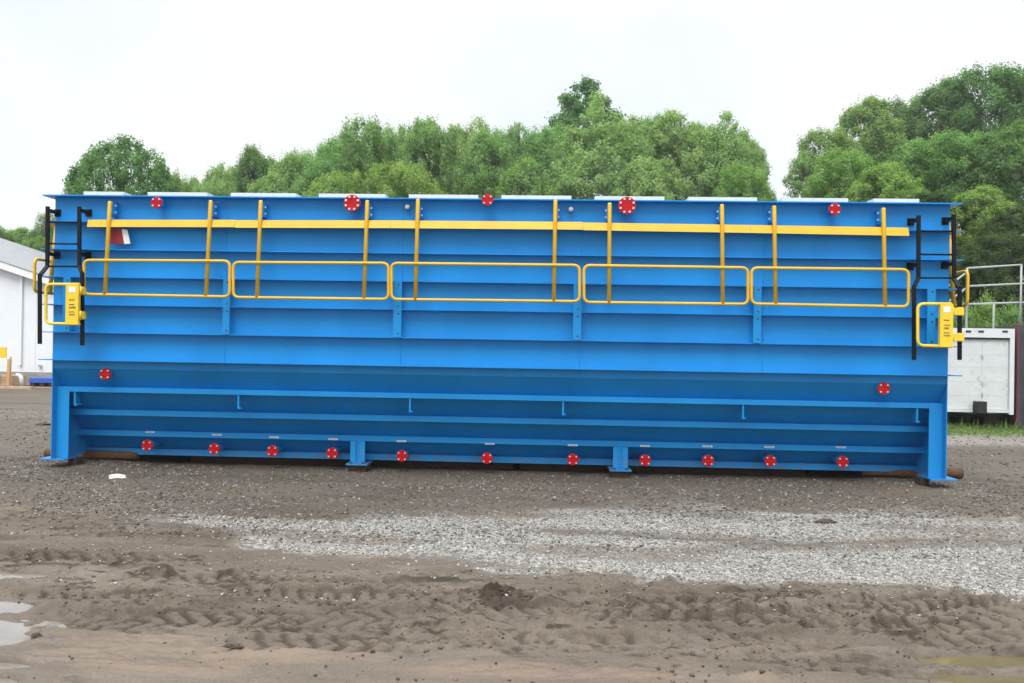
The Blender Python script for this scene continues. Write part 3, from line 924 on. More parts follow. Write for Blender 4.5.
for px, py in ((156.3, 202.5), (487.4, 199.8), (835, 209)):
    nozzle(px, py, -0.20, 0.0, 0.078, 4)
nozzle(352, 203, -0.20, 0.0, 0.113, 8)
nozzle(627, 205.5, -0.20, 0.0, 0.118, 8)
for px, py in ((407.3, 206.8), (571, 209.2)):
    c = at(px, py, -0.08)
    cp = MB()
    cp.disc((c[0], c[2]), 0.034, -0.08, 0.0, 14, 0.006)
    cp.disc((c[0], c[2]), 0.018, -0.105, -0.08, 6)
    cp.build('pipe_plug', GALV, tank)
# small printed tags above the lower nozzles
for px, py in ((150, 432), (217, 434.7), (274, 437.2), (333, 439.2), (401.5, 441.2), (489.8, 443.8), (572.7, 445.2), (645, 446), (707.5, 446.3), (769.5, 447), (841, 447.3)):
    c = at(px, py, 0.606)
    tg = MB().box(c[0] - 0.068, c[0] + 0.068, 0.605, 0.609, c[2] - 0.011, c[2] + 0.011).build('name_tag', STICK, tank)
    pr = MB()
    q = c[0] - 0.055
    while q < c[0] + 0.05:
        wq = random.uniform(0.004, 0.012)
        pr.box(q, q + wq, 0.604, 0.6049, c[2] - 0.005, c[2] + 0.005)
        q += wq + random.uniform(0.004, 0.009)
    pr.build('printing', DARKBOLT, tg)
# pale covers lying on the tank top
for a, b in ((84, 124), (148, 207.5), (231, 296.5), (319, 385.5), (409, 478), (501.5, 571.5), (595, 664.5), (688.5, 757), (782, 848), (873.5, 919)):
    x0, x1 = at(a, 193, -0.05)[0], at(b, 193, -0.05)[0]
    MB().box(x0, x1, -0.06, 1.1, 3.7525, 3.812).build('cover_panel', PANEL, tank)
# brackets that carry the railing posts
POSTS = [(110, 105), (210.8, 206), (260.8, 257), (367.3, 364), (418, 415.3), (555.5, 553.8), (609.7, 609), (722, 722.8), (774.2, 775.5), (883.5, 885)]
PY = [(201.5, 294.5), (200.5, 295.5), (200.5, 297.5), (200.5, 298), (199, 300), (200, 301), (203, 303), (204.5, 303.5), (206, 303.5), (208, 305.5)]
for (pt, pb), (yt, yb) in zip(POSTS, PY):
    x = at(pt, yt, -0.17)[0]
    sd_ = 1 if pt < 560 else -1
    bk = MB()
    bk.box(x - 0.035, x + 0.035, -0.138, -0.001, 3.47, 3.475)
    bk.box(x + sd_ * 0.033 - 0.004, x + sd_ * 0.033 + 0.004, -0.16, -0.001, 3.4755, 3.66)
    bk = bk.build('post_bracket', BLUE, tank)
    for z in (3.52, 3.61):
        MB().box(x + sd_ * 0.0375, x + sd_ * 0.054, -0.115, -0.09, z - 0.012, z + 0.012).build('bolt', BOLT, bk)

# a red and white marker board tucked behind the first railing post
mk = at(120, 240, -0.10)
board = thing('marker_board', 'dark red marker board with a white end stripe tucked behind the leftmost railing post', 'board', (mk[0], -0.1, ZS[1] + 0.012))
pts = [at(*p, -0.118) for p in ((109.5, 228), (121.5, 229), (124, 244), (107.5, 243.5))]
def quad_slab(P, th):
    mb = MB()
    vs = [tuple(p) for p in P] + [(p[0], p[1] + th, p[2]) for p in P]
    mb.add(vs, [(3, 2, 1, 0), (4, 5, 6, 7), (0, 1, 5, 4), (1, 2, 6, 5), (2, 3, 7, 6), (3, 0, 4, 7)])
    return mb
quad_slab(pts, 0.006).build('red_sheet', DARKRED, board)
pts = [at(*p, -0.119) for p in ((121.7, 229), (127.2, 229.8), (130.3, 243.6), (124.2, 244))]
quad_slab(pts, 0.006).build('white_stripe', WHITE, board)

# ------------------------------------------------------------------ yellow railings hanging upside down on the wall
RAILS = [  # loop corners in the photograph: left, right, top at each end, bottom at each end; toe-board ends
    ((84, 260.2), (229.8, 261), (229.8, 296.8), (84, 294.3), (87.5, 219.5, 227), (235, 219.7, 227.3), 'leftmost long yellow guardrail, behind the black ladder by the white building'),
    ((233.3, 262.3), (388.5, 263.2), (388.5, 299.3), (233.3, 297.3), (235.3, 220, 227.8), (390.3, 220.2, 228.2), 'second yellow guardrail from the left, under the large red cover left of centre'),
    ((391.5, 263.2), (579.6, 265.3), (579.6, 301.5), (391.5, 299.3), (390.6, 220.2, 228.2), (583, 221.8, 229.8), 'middle and longest yellow guardrail, below the small red cover at top centre'),
    ((584, 265.4), (748, 267.8), (748, 304.2), (584, 302.3), (583.3, 222.3, 230.3), (750, 224.8, 233), 'yellow guardrail below the large red cover right of centre'),
    ((751.5, 267.8), (908.5, 269.6), (908.5, 306.8), (751.5, 303.8), (750.3, 224.8, 233), (908.8, 227.5, 236), 'rightmost long yellow guardrail, beside the right black ladder')]
YR = -0.285
for i, (a, b, c, d, t0, t1, lab) in enumerate(RAILS):
    A, B, C_, D_ = (at(*q, YR) for q in (a, b, c, d))
    base = ((A[0] + B[0]) / 2, -0.25, min(C_[2], D_[2]))
    r = thing('guardrail', lab, 'guardrail', base, 'yellow guardrails hung along the tank front')
    MB().tube(round_path([A, B, C_, D_], 0.085, 6), 0.020, 10, closed=True).build('rail_loop', YELLOW, r)
    for k in (2 * i, 2 * i + 1):
        (pt, pb), (yt, yb) = POSTS[k], PY[k]
        p0, p1 = at(pt, yt, -0.175), at(pb, yb + 0.5, YR)
        d_ = (p1 - p0) / np.linalg.norm(p1 - p0)
        MB().tube([p0, p0 + d_ * 0.02, p1 - d_ * 0.005], [0.022, 0.0265, 0.0265], 12).build('post', YELLOW, r)
    tb = MB()
    T = [at(t0[0], t0[1], -0.185), at(t1[0], t1[1], -0.185), at(t1[0], t1[2], -0.185), at(t0[0], t0[2], -0.185)]
    T = [np.array([q[0], -0.180 - 0.028 * (k > 1), q[2]]) for k, q in enumerate(T)]
    vs = [tuple(p + np.array([0, 0.008, 0])) for p in T] + [tuple(p + np.array([0, 0.014, 0])) for p in T]
    tb.add(vs, [(3, 2, 1, 0), (4, 5, 6, 7), (0, 1, 5, 4), (1, 2, 6, 5), (2, 3, 7, 6), (3, 0, 4, 7)])
    tb.build('toe_board', YELLOW, r)

# railings on the two ends of the tank, seen edge on
def end_rail(s, px_loop, yt, yb, tb, post, lab):
    X = s * (W + 0.36)
    n0 = atx(px_loop, yt, X); n1 = atx(px_loop, yb, X)
    y0 = (n0[1] + n1[1]) / 2
    r = thing('guardrail', lab, 'guardrail', (X, y0 + 1.3, n1[2]), 'yellow guardrails on the tank ends')
    P = [(X, y0, n0[2]), (X, y0 + 2.6, n0[2]), (X, y0 + 2.6, n1[2]), (X, y0, n1[2])]
    MB().tube(round_path(P, 0.085, 6), 0.022, 10, closed=True).build('rail_loop', YELLOW, r)
    Xt = s * (W + 0.25)
    for yy in (y0 + 0.35, y0 + 2.2):
        MB().tube([(Xt, yy, 3.62), (X - s * 0.01, yy, n1[2])], 0.0285, 12).build('post', YELLOW, r)
    k0 = atx(tb[0], tb[1], X); k1 = atx(tb[0], tb[2], X)
    MB().box(X - 0.06 * s - 0.004, X - 0.06 * s + 0.004, k0[1], k0[1] + 2.7, k1[2], k0[2]).build('toe_board', YELLOW, r)
    for yy in (y0 + 0.35, y0 + 2.2):
        MB().box(min(s * W, Xt), max(s * W, Xt), yy - 0.03, yy + 0.03, 3.50, 3.512).build('end_bracket', BLUE, tank)
end_rail(-1, 34.5, 258.5, 291.5, (38.5, 218, 225), None, 'yellow guardrail on the left end of the tank, beside the white building')
end_rail(1, 967.5, 271, 305, (965, 228, 236), None, 'yellow guardrail on the right end of the tank, in front of the grey railing')

# ------------------------------------------------------------------ black ladders and their yellow gates
def ladder(lu, ll, ru, rl, ytop, yb1, yb2, ybot, rungs, lab):
    """pixel x of left/right rail, upper and lower; pixel y of top, bend and bottom (left, right)"""
    YU, YL = -0.24, -0.33
    pl = [at(lu, ytop[0], YU), at(lu + (ll - lu) * 0.04, yb1[0], YU), at(ll, yb2[0], YL), at(ll, ybot[0], YL)]
    pr = [at(ru, ytop[1], YU), at(ru + (rl - ru) * 0.04, yb1[1], YU), at(rl, yb2[1], YL), at(rl, ybot[1], YL)]
    base = (pl[-1] + pr[-1]) / 2
    o = thing('ladder', lab, 'ladder', tuple(base), 'black ladders at the tank corners')
    for p in (pl, pr):
        mb = MB()
        for a, b in zip(p[:-1], p[1:]):
            mb.beam(a, b, 0.046, 0.030)
        for q in p[1:-1]:
            mb.box(q[0] - 0.021, q[0] + 0.021, q[1] - 0.016, q[1] + 0.016, q[2] - 0.021, q[2] + 0.021)
        mb.build('side_rail', BLACK, o)
    for yl, yr in rungs:
        a, b = at(lu, yl, YU + 0.002), at(ru, yr, YU + 0.002)
        MB().tube([a, b], 0.0125, 8).build('rung', BLACK, o)
    for p, yy in ((pl, 0), (pr, 1)):
        for zf in (p[0][2] - 0.05, p[0][2] - 0.64):
            x = p[0][0]
            mb = MB()
            mb.box(x - 0.025, x + 0.025, YU + 0.016, -0.001, zf - 0.022, zf + 0.022)
            mb.box(x - 0.045, x + 0.045, -0.012, -0.0005, zf - 0.05, zf + 0.05)
            mb.build('wall_bracket', BLACK, o)
    return o, pl, pr
lad1, pl1, pr1 = ladder(47.7, 39.8, 79.3, 82.3, (206.5, 206.5), (266, 266), (275.5, 274), (344, 345.5), ((222, 222.3), (243.6, 244), (266.3, 266.5)),
    'left black steel ladder flaring wide at its lower half, by the white building')
lad2, pl2, pr2 = ladder(918.6, 914.0, 953.8, 959.6, (215.5, 214.5), (278, 279), (287, 288), (360, 360), ((231, 231.3), (254.3, 254.7), (277.8, 278)),
    'right black steel ladder flaring wide at its lower half, near the white trailer')

def gate(left, right, top, bot, plate, rail, hingepx, lab):
    Y = -0.40
    A, B, C_, D_ = at(left, top[0], Y), at(right, top[1], Y), at(right, bot[1], Y), at(left, bot[0], Y)
    g = thing('safety_gate', lab, 'gate', tuple((C_ + D_) / 2), 'yellow ladder safety gates')
    path = round_path([B, A, D_, C_], 0.085, 6, closed=False)
    MB().tube(path, 0.020, 10).build('gate_loop', LEMON, g)
    p0, p1, p2, p3 = at(plate[0], top[1] + 1.5, Y), at(plate[1], top[1] - .5, Y), at(plate[1], bot[1] + .5, Y), at(plate[0], bot[1] - 1, Y)
    x0, x1, z0, z1 = p0[0], p1[0], p3[2] - 0.02, p0[2] + 0.02
    pm = MB()
    pm.box(x0, x1, Y - 0.032, Y - 0.026, z0, z1)
    pm.box(x0, x0 + 0.006, Y - 0.026, Y + 0.02, z0, z1)
    pm.box(x1 - 0.006, x1, Y - 0.026, Y + 0.02, z0, z1)
    pl_ = pm.build('gate_plate', LEMON, g)
    wv = x1 - x0
    MB().box(x0 + wv * 0.22, x1 - wv * 0.22, Y - 0.0345, Y - 0.0325, z1 - 0.11, z1 - 0.035).build('sticker', STICK, pl_)
    for k, (zz, hh) in enumerate(((0.20, 0.018), (0.265, 0.014), (0.30, 0.022), (0.365, 0.012), (0.40, 0.014))):
        pr_ = MB()
        q = x0 + wv * 0.28
        while q < x1 - wv * 0.30:
            ww = random.uniform(0.008, 0.018)
            pr_.box(q, q + ww, Y - 0.0345, Y - 0.0325, z1 - zz - hh, z1 - zz)
            q += ww + random.uniform(0.003, 0.007)
        pr_.build('printing', PRINT if k in (0, 2) else DARKBOLT, pl_)
    for hy in hingepx:
        h = at(rail, hy, -0.33)
        hm = MB()
        xa, xb = sorted((x1 - 0.004, h[0] + 0.035))
        hm.box(xa, xb, Y + 0.022, -0.352, h[2] - 0.045, h[2] + 0.045)
        hm.box(h[0] - 0.04, h[0] + 0.04, -0.3515, -0.3465, h[2] - 0.055, h[2] + 0.055)
        hm.box(h[0] - 0.034, h[0] - 0.0245, -0.3460, -0.295, h[2] - 0.04, h[2] + 0.04)
        hm.box(h[0] + 0.0245, h[0] + 0.034, -0.3460, -0.295, h[2] - 0.04, h[2] + 0.04)
        hm.tube([(x1 + 0.01, Y + 0.005, h[2] - 0.06), (x1 + 0.01, Y + 0.005, h[2] + 0.06)], 0.016, 8)
        hg = hm.build('hinge', LEMON, g)
        MB().disc((h[0] + 0.02, h[2] + 0.02), 0.011, -0.362, -0.3525, 6).build('bolt', DARKBOLT, hg)
gate(45.8, 79.8, (284.3, 284.3), (323.5, 324), (67.3, 80), 82.3, (291, 315.5), 'yellow safety gate with a white sticker on the left black ladder')
gate(917.6, 951.5, (303.8, 304), (345.6, 346.3), (939.3, 952.3), 959.6, (311.5, 337.3), 'yellow safety gate with a white sticker on the right black ladder')

# ------------------------------------------------------------------ timbers under the tank
def timber(name, x0, x1, y0, y1, z1, lab, grp='timbers under the tank', z0=-0.13):
    mb = MB()
    n = 24
    vs = []; fs = []
    for i in range(n + 1):
        x = x0 + (x1 - x0) * i / n
        j = [random.uniform(-0.006, 0.006) for _ in range(4)]
        vs += [(x, y0 + j[0], z0), (x, y1 + j[1], z0), (x, y1 + j[2], z1 - abs(j[3])), (x, y0 + j[0], z1 - abs(j[2]))]
    for i in range(n):
        for k in range(4):
            fs.append((i * 4 + k, i * 4 + (k + 1) % 4, (i + 1) * 4 + (k + 1) % 4, (i + 1) * 4 + k))
    fs += [(3, 2, 1, 0), tuple(n * 4 + k for k in range(4))]
    mb.add(vs, fs)
    mb2 = mb.build(name, TIMBER)
    tag(mb2, lab, 'timber', grp)
    return mb2
timber('timber', -4.6, 0.3, 1.12, 1.34, 0.098, 'long brown timber under the left half of the blue tank')
timber('timber', 0.4, 4.6, 1.10, 1.32, 0.098, 'long brown timber under the right half of the blue tank')
timber('timber', -5.98, -5.86, 0.22, 0.42, 0.078, 'short plank under the left corner foot of the blue tank')
timber('timber', 5.86, 5.98, 0.22, 0.42, 0.078, 'short plank under the right corner foot of the blue tank')
for i_, px in enumerate((357.5, 620.5)):
    x = at(px, 455, 0.56)[0]
    timber('timber', x - 0.13, x + 0.13, 0.56, 0.95, 0.026, ('short timber block under the left of the two middle feet', 'short timber block under the right of the two middle feet')[i_])
for px, sd_, lab in ((957, 1, 'round log end poking out beside the right tank foot'), (47, -1, 'round log end poking out beside the left tank foot')):
    c = atz(961, 477, 0.0) if sd_ > 0 else atz(46.5, 456.5, 0.0)
    rr = 0.075 if sd_ > 0 else 0.07
    z = rr * 0.85 + float(height(np.array([c[0] - sd_ * 0.3]), np.array([c[1]]))[0]) * 0.5
    lr = thing('log', lab, 'log', (c[0], c[1], 0), 'logs under the tank')
    ln = []
    rad = []
    for k in range(9):
        t_ = k / 8
        ln.append((c[0] - sd_ * 1.4 * t_, c[1] + 0.02 * math.sin(k), z + 0.004 * math.sin(2.1 * k)))
        rad.append(rr * (1 + 0.05 * math.sin(3 * k)))
    MB().tube(ln, rad, 14).build('log_body', LOGBARK, lr)
    x = c[0]
    mb = MB()
    nn = 14
    for q, (r0, dx) in enumerate(((rr * 0.97, 0.002), (rr * 0.55, 0.006), (0.012, 0.009))):
        mb.v += [(x + sd_ * dx, c[1] + r0 * math.cos(2 * math.pi * k / nn), z + r0 * math.sin(2 * math.pi * k / nn)) for k in range(nn)]
    for q in range(2):
        for k in range(nn):
            mb.f.append((q * nn + k, q * nn + (k + 1) % nn, (q + 1) * nn + (k + 1) % nn, (q + 1) * nn + k)); mb.sm.append(False)
    mb.f.append(tuple(2 * nn + k for k in range(nn))); mb.sm.append(False)
    mb.build('cut_end', LOGEND, lr)

# ------------------------------------------------------------------ odd things lying in the yard
def lump(name, c, sx, sy, sz, mat, lab, cat, seed, lvl=2, grp=None, jag=0.25):
    r = np.random.default_rng(seed)
    n, m = 14, 9
    vs = []
    for j in range(m + 1):
        ph = math.pi * j / m
        for i in range(n):
            th = 2 * math.pi * i / n
            d = np.array([math.sin(ph) * math.cos(th), math.sin(ph) * math.sin(th), math.cos(ph)])
            q = 1 + jag * math.sin(3 * d[0] * 2 + seed) * math.sin(4 * d[1] + seed * 2) + jag * 0.7 * r.standard_normal() * math.sin(ph)
            vs.append((c[0] + d[0] * sx * q, c[1] + d[1] * sy * q, c[2] + max(d[2], -0.5) * sz * q))
    fs = []
    for j in range(m):
        for i in range(n):
            i2 = (i + 1) % n
            fs.append((j * n + i, (j + 1) * n + i, (j + 1) * n + i2, j * n + i2))
    o = MB().add(vs, fs, False).build(name, mat)
    tag(o, lab, cat, grp)
    return o
def gz(x, y):
    return float(height(np.array([x]), np.array([y]))[0])
def on(px, py):
    c = atz(px, py)
    return (c[0], c[1], gz(c[0], c[1]))
c = on(117.5, 480)
lump('rag', (c[0], c[1], c[2] + 0.02), 0.105, 0.05, 0.035, RAG, 'crumpled white rag lying in the gravel in front of the left tank foot', 'rag', 3, jag=0.2)
c = on(825, 521)
lump('stone', (c[0], c[1], c[2] + 0.01), 0.10, 0.05, 0.035, MUDLUMP, 'dark flat stone lying on the pale gravel at the right', 'stone', 5)
c = on(233, 654)
lump('stick', (c[0], c[1], c[2] + 0.008), 0.055, 0.014, 0.014, MUDLUMP, 'short dark stick of wood lying on smooth ochre mud at the left', 'stick', 8)
c = on(37, 638)
lump('mud_clod', (c[0], c[1], c[2] + 0.012), 0.03, 0.022, 0.022, MUDLUMP, 'dark clod of mud at the edge of the left puddle', 'clod', 9)
c = on(148, 424)
c = atz(42, 424.5); 
lump('stone', (c[0], c[1], gz(c[0], c[1]) + 0.01), 0.16, 0.07, 0.04, MUDLUMP, 'dark flat stone on the dirt left of the tank leg', 'stone', 12)
cl = MB()
for k in range(420):
    if k < 150:
        p0 = on(500 + random.gauss(0, 22), 599 + random.gauss(0, 5))
    else:
        p0 = (random.uniform(-2.6, 3.8), random.uniform(-6.9, -4.7), 0)
        if fbm(np.array([p0[0]]), np.array([p0[1] * 2]), 1.1, 3, 400)[0] < 0.15: continue
        p0 = (p0[0], p0[1], gz(p0[0], p0[1]))
    s_ = random.uniform(0.004, 0.013) * (1.3 if k < 150 else 1)
    vs = []
    for d in ((1, 0, 0), (0, 1, 0), (-1, 0, 0), (0, -1, 0), (.5, .5, .8), (-.5, .5, .7), (-.5, -.5, .8), (.5, -.5, .75)):
        vs.append((p0[0] + d[0] * s_ * random.uniform(.6, 1.7), p0[1] + d[1] * s_ * random.uniform(.6, 1.2), p0[2] - 0.003 + d[2] * s_ * random.uniform(.6, 1.1)))
    cl.add(vs, [(4, 5, 6, 7), (0, 1, 5, 4), (1, 2, 6, 5), (2, 3, 7, 6), (3, 0, 4, 7)])
o = cl.build('mud_crumbs', MUDLUMP)
o['kind'] = 'stuff'

# ------------------------------------------------------------------ white building on the left
YB = 19.0
bl = thing('white_building', 'white metal building with grey roof at the left edge behind the tank', 'building', (at(20, 385, YB)[0], YB, 0))
e0, e1 = at(-60, 243, YB), at(56, 282, YB)     # rake of the gable
x0, x1 = e0[0], at(75, 300, YB)[0]
zr1 = e0[2] + (x1 - e0[0]) * (e1[2] - e0[2]) / (e1[0] - e0[0])
zbt = at(30, 372, YB)[2]
xl = x0 - 8
zl = e0[2]
# boards of the gable wall, split at the ribs
nb = 9
edges = np.linspace(xl, x1, nb + 1)
def rake(x):
    return e0[2] + (x - e0[0]) * (e1[2] - e0[2]) / (e1[0] - e0[0]) if x > x0 - 4 else e0[2] - (x0 - 4 - e0[0]) * 0 + (x0 - 4 - e0[0]) * (e1[2] - e0[2]) / (e1[0] - e0[0]) - (x0 - 4 - x) * 0.3
for a, b in zip(edges[:-1], edges[1:]):
    MB().prism([(a + 0.004, zbt), (b - 0.004, zbt), (b - 0.004, rake(b) - 0.02), (a + 0.004, rake(a) - 0.02)], YB, YB + 0.05, 'y').build('wall_panel', SIDING, bl)
MB().box(xl, x1, YB + 0.06, YB + 9, 0, rake(x1) - 0.3).build('wall', SIDING, bl)
MB().box(xl, x1 + 0.03, YB - 0.04, YB + 0.055, -0.1, zbt - 0.004).build('base_course', BLOCK, bl)
fm = MB()
fm.prism([(x0 - 4, rake(x0 - 4) + 0.10), (x1 + 0.3, rake(x1 + 0.3) + 0.10), (x1 + 0.3, rake(x1 + 0.3) - 0.16), (x0 - 4, rake(x0 - 4) - 0.16)], YB - 0.30, YB - 0.25, 'y')
fm.build('fascia', WHITE, bl)
MB().prism([(x0 - 4, rake(x0 - 4) + 0.14), (x1 + 0.3, rake(x1 + 0.3) + 0.14), (x1 + 0.3, rake(x1 + 0.3) + 0.102), (x0 - 4, rake(x0 - 4) + 0.102)], YB - 0.32, YB + 9, 'y').build('roof', ROOF, bl)
# higher rear wing whose roof slope shows above the rake
r0, r1 = at(-80, 226, YB + 14), at(75, 266, YB + 14)
q0, q1 = at(-80, 252, YB + 6), at(75, 300, YB + 6)
wing = MB()
wing.add([q0, q1, r1, r0, q0 - [0, 0, .1], q1 - [0, 0, .1], r1 - [0, 0, .1], r0 - [0, 0, .1]], [(0, 1, 2, 3), (7, 6, 5, 4), (0, 4, 5, 1), (1, 5, 6, 2), (2, 6, 7, 3), (3, 7, 4, 0)])
wing.build('roof', ROOF, bl)
MB().box(q0[0] + .2, q1[0] - .2, YB + 9.1, YB + 13.9, 0, q1[2] - 0.3).build('wall', SIDING, bl)
dp = at(20.5, 320, YB - 0.08)
dz0, dz1 = at(20, 365, YB)[2], at(20, 275, YB)[2]
MB().box(dp[0] - 0.05, dp[0] + 0.05, YB - 0.10, YB - 0.02, dz0, dz1).build('downpipe', SIDING, bl)
v_ = at(41, 366, YB)
MB().disc((v_[0], v_[2]), 0.06, YB - 0.09, YB - 0.002, 12).build('vent', GALV, bl)

# clutter in front of the building
YC = 17.6
sg0, sg1 = at(-14, 347, YC), at(6.3, 358, YC)
sg = thing('yellow_sign', 'plain yellow board on thin stakes in front of the white building', 'sign', (sg0[0] + 0.3, YC, 0))
MB().box(sg0[0], sg1[0], YC, YC + 0.03, sg1[2], sg0[2]).build('board', LEMON, sg)
for px in (-9, 8):
    x = at(px, 370, YC)[0]
    MB().beam((x, YC + 0.05, 0), (x + 0.06, YC + 0.05, sg1[2] + 0.05), 0.04, 0.03).build('stake', NEWWOOD, sg)
x = at(14.2, 370, YC)[0]
zt_ = at(14.2, 359, YC)[2]
o = MB().beam((x, YC - 0.3, -0.02), (x + 0.02, YC - 0.3, zt_), 0.10, 0.09).build('wooden_post', NEWWOOD)
tag(o, 'fresh wooden post standing upright in front of the white building', 'post')
# wooden crate of boards
k0, k1 = at(-22, 374, YC), at(11, 386, YC)
cr = thing('wooden_crate', 'low pale wooden crate at the left edge beside the wooden post', 'crate', ((k0[0] + k1[0]) / 2, YC, 0))
hh = k0[2]
for i in range(4):
    z0 = hh * (0.12 + 0.22 * i)
    MB().box(k0[0], k1[0], YC - 0.02, YC + 0.0, z0, z0 + hh * 0.17).build('board', PALEWOOD, cr)
for t_ in (0.0, 0.33, 0.66, 1.0):
    x = k0[0] + (k1[0] - k0[0]) * t_
    MB().box(x - 0.045, x + 0.045, YC - 0.045, YC - 0.021, 0.0, hh).build('batten', PALEWOOD, cr)
MB().box(k0[0] + 0.02, k1[0] - 0.02, YC + 0.01, YC + 0.9, 0.02, hh * 0.9).build('contents', PALEWOOD, cr)
# white elbow pipe
c = at(17.5, 383, YC)
o = MB().tube(round_path([(c[0] - 0.05, YC, 0.42), (c[0] + 0.12, YC, 0.40), (c[0] + 0.17, YC, 0.02)], 0.1, 6, False), 0.07, 12).build('white_pipe', PVC)
tag(o, 'short bent white drain pipe beside the wooden post', 'pipe')
# blue topped pallet
k0, k1 = at(29, 378, YC - 0.5), at(62, 387, YC - 0.5)
pa = thing('blue_pallet', 'blue topped pallet on dark wooden blocks in front of the white building', 'pallet', ((k0[0] + k1[0]) / 2, YC, 0))
zt_ = k0[2]
MB().box(k0[0], k1[0], YC - 0.5, YC + 0.5, zt_ - 0.16, zt_).build('top_sheet', PALLETBLUE, pa)
for t_ in (0.08, 0.36, 0.66, 0.94):
    x = k0[0] + (k1[0] - k0[0]) * t_
    MB().box(x - 0.08, x + 0.08, YC - 0.47, YC + 0.47, 0.05, zt_ - 0.161).build('block', TIMBER, pa)
MB().box(k0[0] - 0.02, k1[0], YC - 0.52, YC + 0.52, -0.02, 0.049).build('skid', PALEWOOD, pa)
o = MB().box(at(-30, 388, 16.3)[0], at(33, 388, 16.3)[0], 16.2, 16.4, -0.02, 0.10).build('timber', PALEWOOD)
tag(o, 'pale timber lying on the ground in front of the wooden crate', 'timber')

# ------------------------------------------------------------------ white trailer on the right
YT = 8.7
tl, tr_ = at(930, 370, YT)[0], at(1013.8, 370, YT)[0]
zt_, zb_ = at(980, 328.3, YT)[2], at(980, 411.5, YT)[2]
trl = thing('white_trailer', 'white box trailer with panelled rear door standing on grass at the right', 'trailer', ((tl + tr_) / 2, YT + 2, 0))
MB().box(tl, tr_, YT + 0.06, YT + 4.6, zb_, zt_ - 0.02).build('body', TRAILER, trl)
fr = MB()
zh = at(980, 337.5, YT)[2]
fr.box(tl, tr_, YT - 0.02, YT + 0.058, zh, zt_)
fr.box(at(1009.5, 370, YT)[0], tr_, YT - 0.02, YT + 0.058, zb_ - 0.06, zh - 0.002)
fr.box(tl, tl + 0.1, YT - 0.02, YT + 0.058, zb_ - 0.06, zh - 0.002)
fr.box(tl + 0.102, at(1009.3, 370, YT)[0], YT - 0.01, YT + 0.057, zb_ - 0.02, zb_ + 0.035)
fr = fr.build('door_frame', TRAILER, trl)
for px in (968, 980.5, 1004.5):
    x = at(px, 331, YT)[0]
    z = at(px, 331.3 + (px - 968) * 0.0, YT)[2]
    MB().box(x - 0.06, x + 0.06, YT - 0.035, YT - 0.021, z - 0.022, z + 0.018).build('marker_light', RUBBER, fr)
xa, xm, xb = tl + 0.104, at(983, 370, YT)[0], at(1009, 370, YT)[0]
rows = [at(983, y, YT)[2] for y in (339.3, 355, 367.5, 382, 396, 409.5)]
for a, b in ((xa, xm - 0.002), (xm + 0.002, xb)):
    for z1, z0 in zip(rows[:-1], rows[1:]):
        MB().box(a, b, YT + 0.040, YT + 0.054, z0 + 0.0015, z1 - 0.0015).build('door_panel', TRAILER2, trl)
MB().box(xa, xb, YT - 0.005, YT + 0.05, rows[0] + 0.002, zh - 0.003).build('door_shade_strip', RUBBER, trl)  # dark strip standing in for the shadow line under the header
c = at(983, 382, YT)
for px, py in ((983, 356), (983, 383), (983, 394)):
    c = at(px, py, YT)
    MB().box(c[0] - 0.018, c[0] + 0.018, YT + 0.015, YT + 0.0395, c[2] - 0.05, c[2] + 0.03).build('latch', GALV, trl)
c0, c1 = at(972.5, 401, YT), at(982.5, 412.5, YT)
bp_ = MB().box(c0[0], c1[0], YT - 0.20, YT - 0.022, c1[2], c0[2])
bp_.box(c0[0] - 0.25, c1[0] + 0.3, YT - 0.15, YT - 0.023, c1[2] - 0.02, c1[2] - 0.001)
bp_.build('step_bumper', RUBBER, trl)
for x in (tl + 0.45, tr_ - 0.35):
    wv = []
    MB().box(x - 0.16, x + 0.16, YT + 0.3, YT + 0.9, -0.02, zb_ - 0.02).build('support_block', TIMBER, trl)
MB().box(tl + 0.1, tr_ - 0.1, YT + 0.25, YT + 4.3, zb_ - 0.14, zb_ - 0.003).build('chassis', RUBBER, trl)
# dark container standing against the trailer
xa = at(1016.3, 370, YT + 0.3)[0]
zc = at(1020, 325.5, YT + 0.3)[2]
dk = thing('dark_container', 'dark slate container with maroon corner post right of the white trailer', 'container', (xa + 1.2, YT + 2, 0))
MB().box(xa + 0.05, xa + 2.4, YT + 0.3, YT + 5, 0.02, zc).build('body', SLATE, dk)
MB().box(xa - 0.02, xa + 0.045, YT + 0.24, YT + 0.5, 0.02, zc + 0.02).build('corner_post', MAROON, dk)
for i in range(6):
    MB().box(xa + 0.2 + i * 0.36, xa + 0.38 + i * 0.36, YT + 0.26, YT + 0.299, 0.15, zc - 0.12).build('corrugation', SLATE, dk)

# grey guard rail on the trailer roof with a stair handrail running down behind the tank
YG = YT + 0.5
gr = thing('grey_railing', 'thin grey pipe railing on top of the white trailer', 'railing', (at(990, 326, YG)[0], YG, zt_))
zb2 = zt_ - 0.02
for px, yt in ((967.3, 268), (1021.3, 264.5)):
    p = at(px, yt, YG)
    MB().tube([(p[0], YG, zb2), (p[0], YG, p[2])], 0.024, 10).build('post', RAILGREY, gr)
p = at(993.8, 303, YG)
MB().tube([(p[0], YG, zb2), (p[0], YG, p[2])], 0.022, 10).build('post', RAILGREY, gr)
for a, b in (((967.3, 268.2), (1021.3, 264.8)), ((967.3, 286.2), (1036, 283.0)), ((963, 304.2), (1036, 302.2))):
    MB().tube([at(*a, YG), at(*b, YG)], 0.023, 10).build('rail', RAILGREY, gr)
for a, b in (((966.5, 272.5), (944, 289.5)), ((966.5, 288), (944, 305))):
    MB().tube([at(*a, YG + 0.05), at(*b, YG + 0.05)], 0.022, 10).build('stair_rail', RAILGREY, gr)
p0 = at(944, 287.5, YG + 0.05)
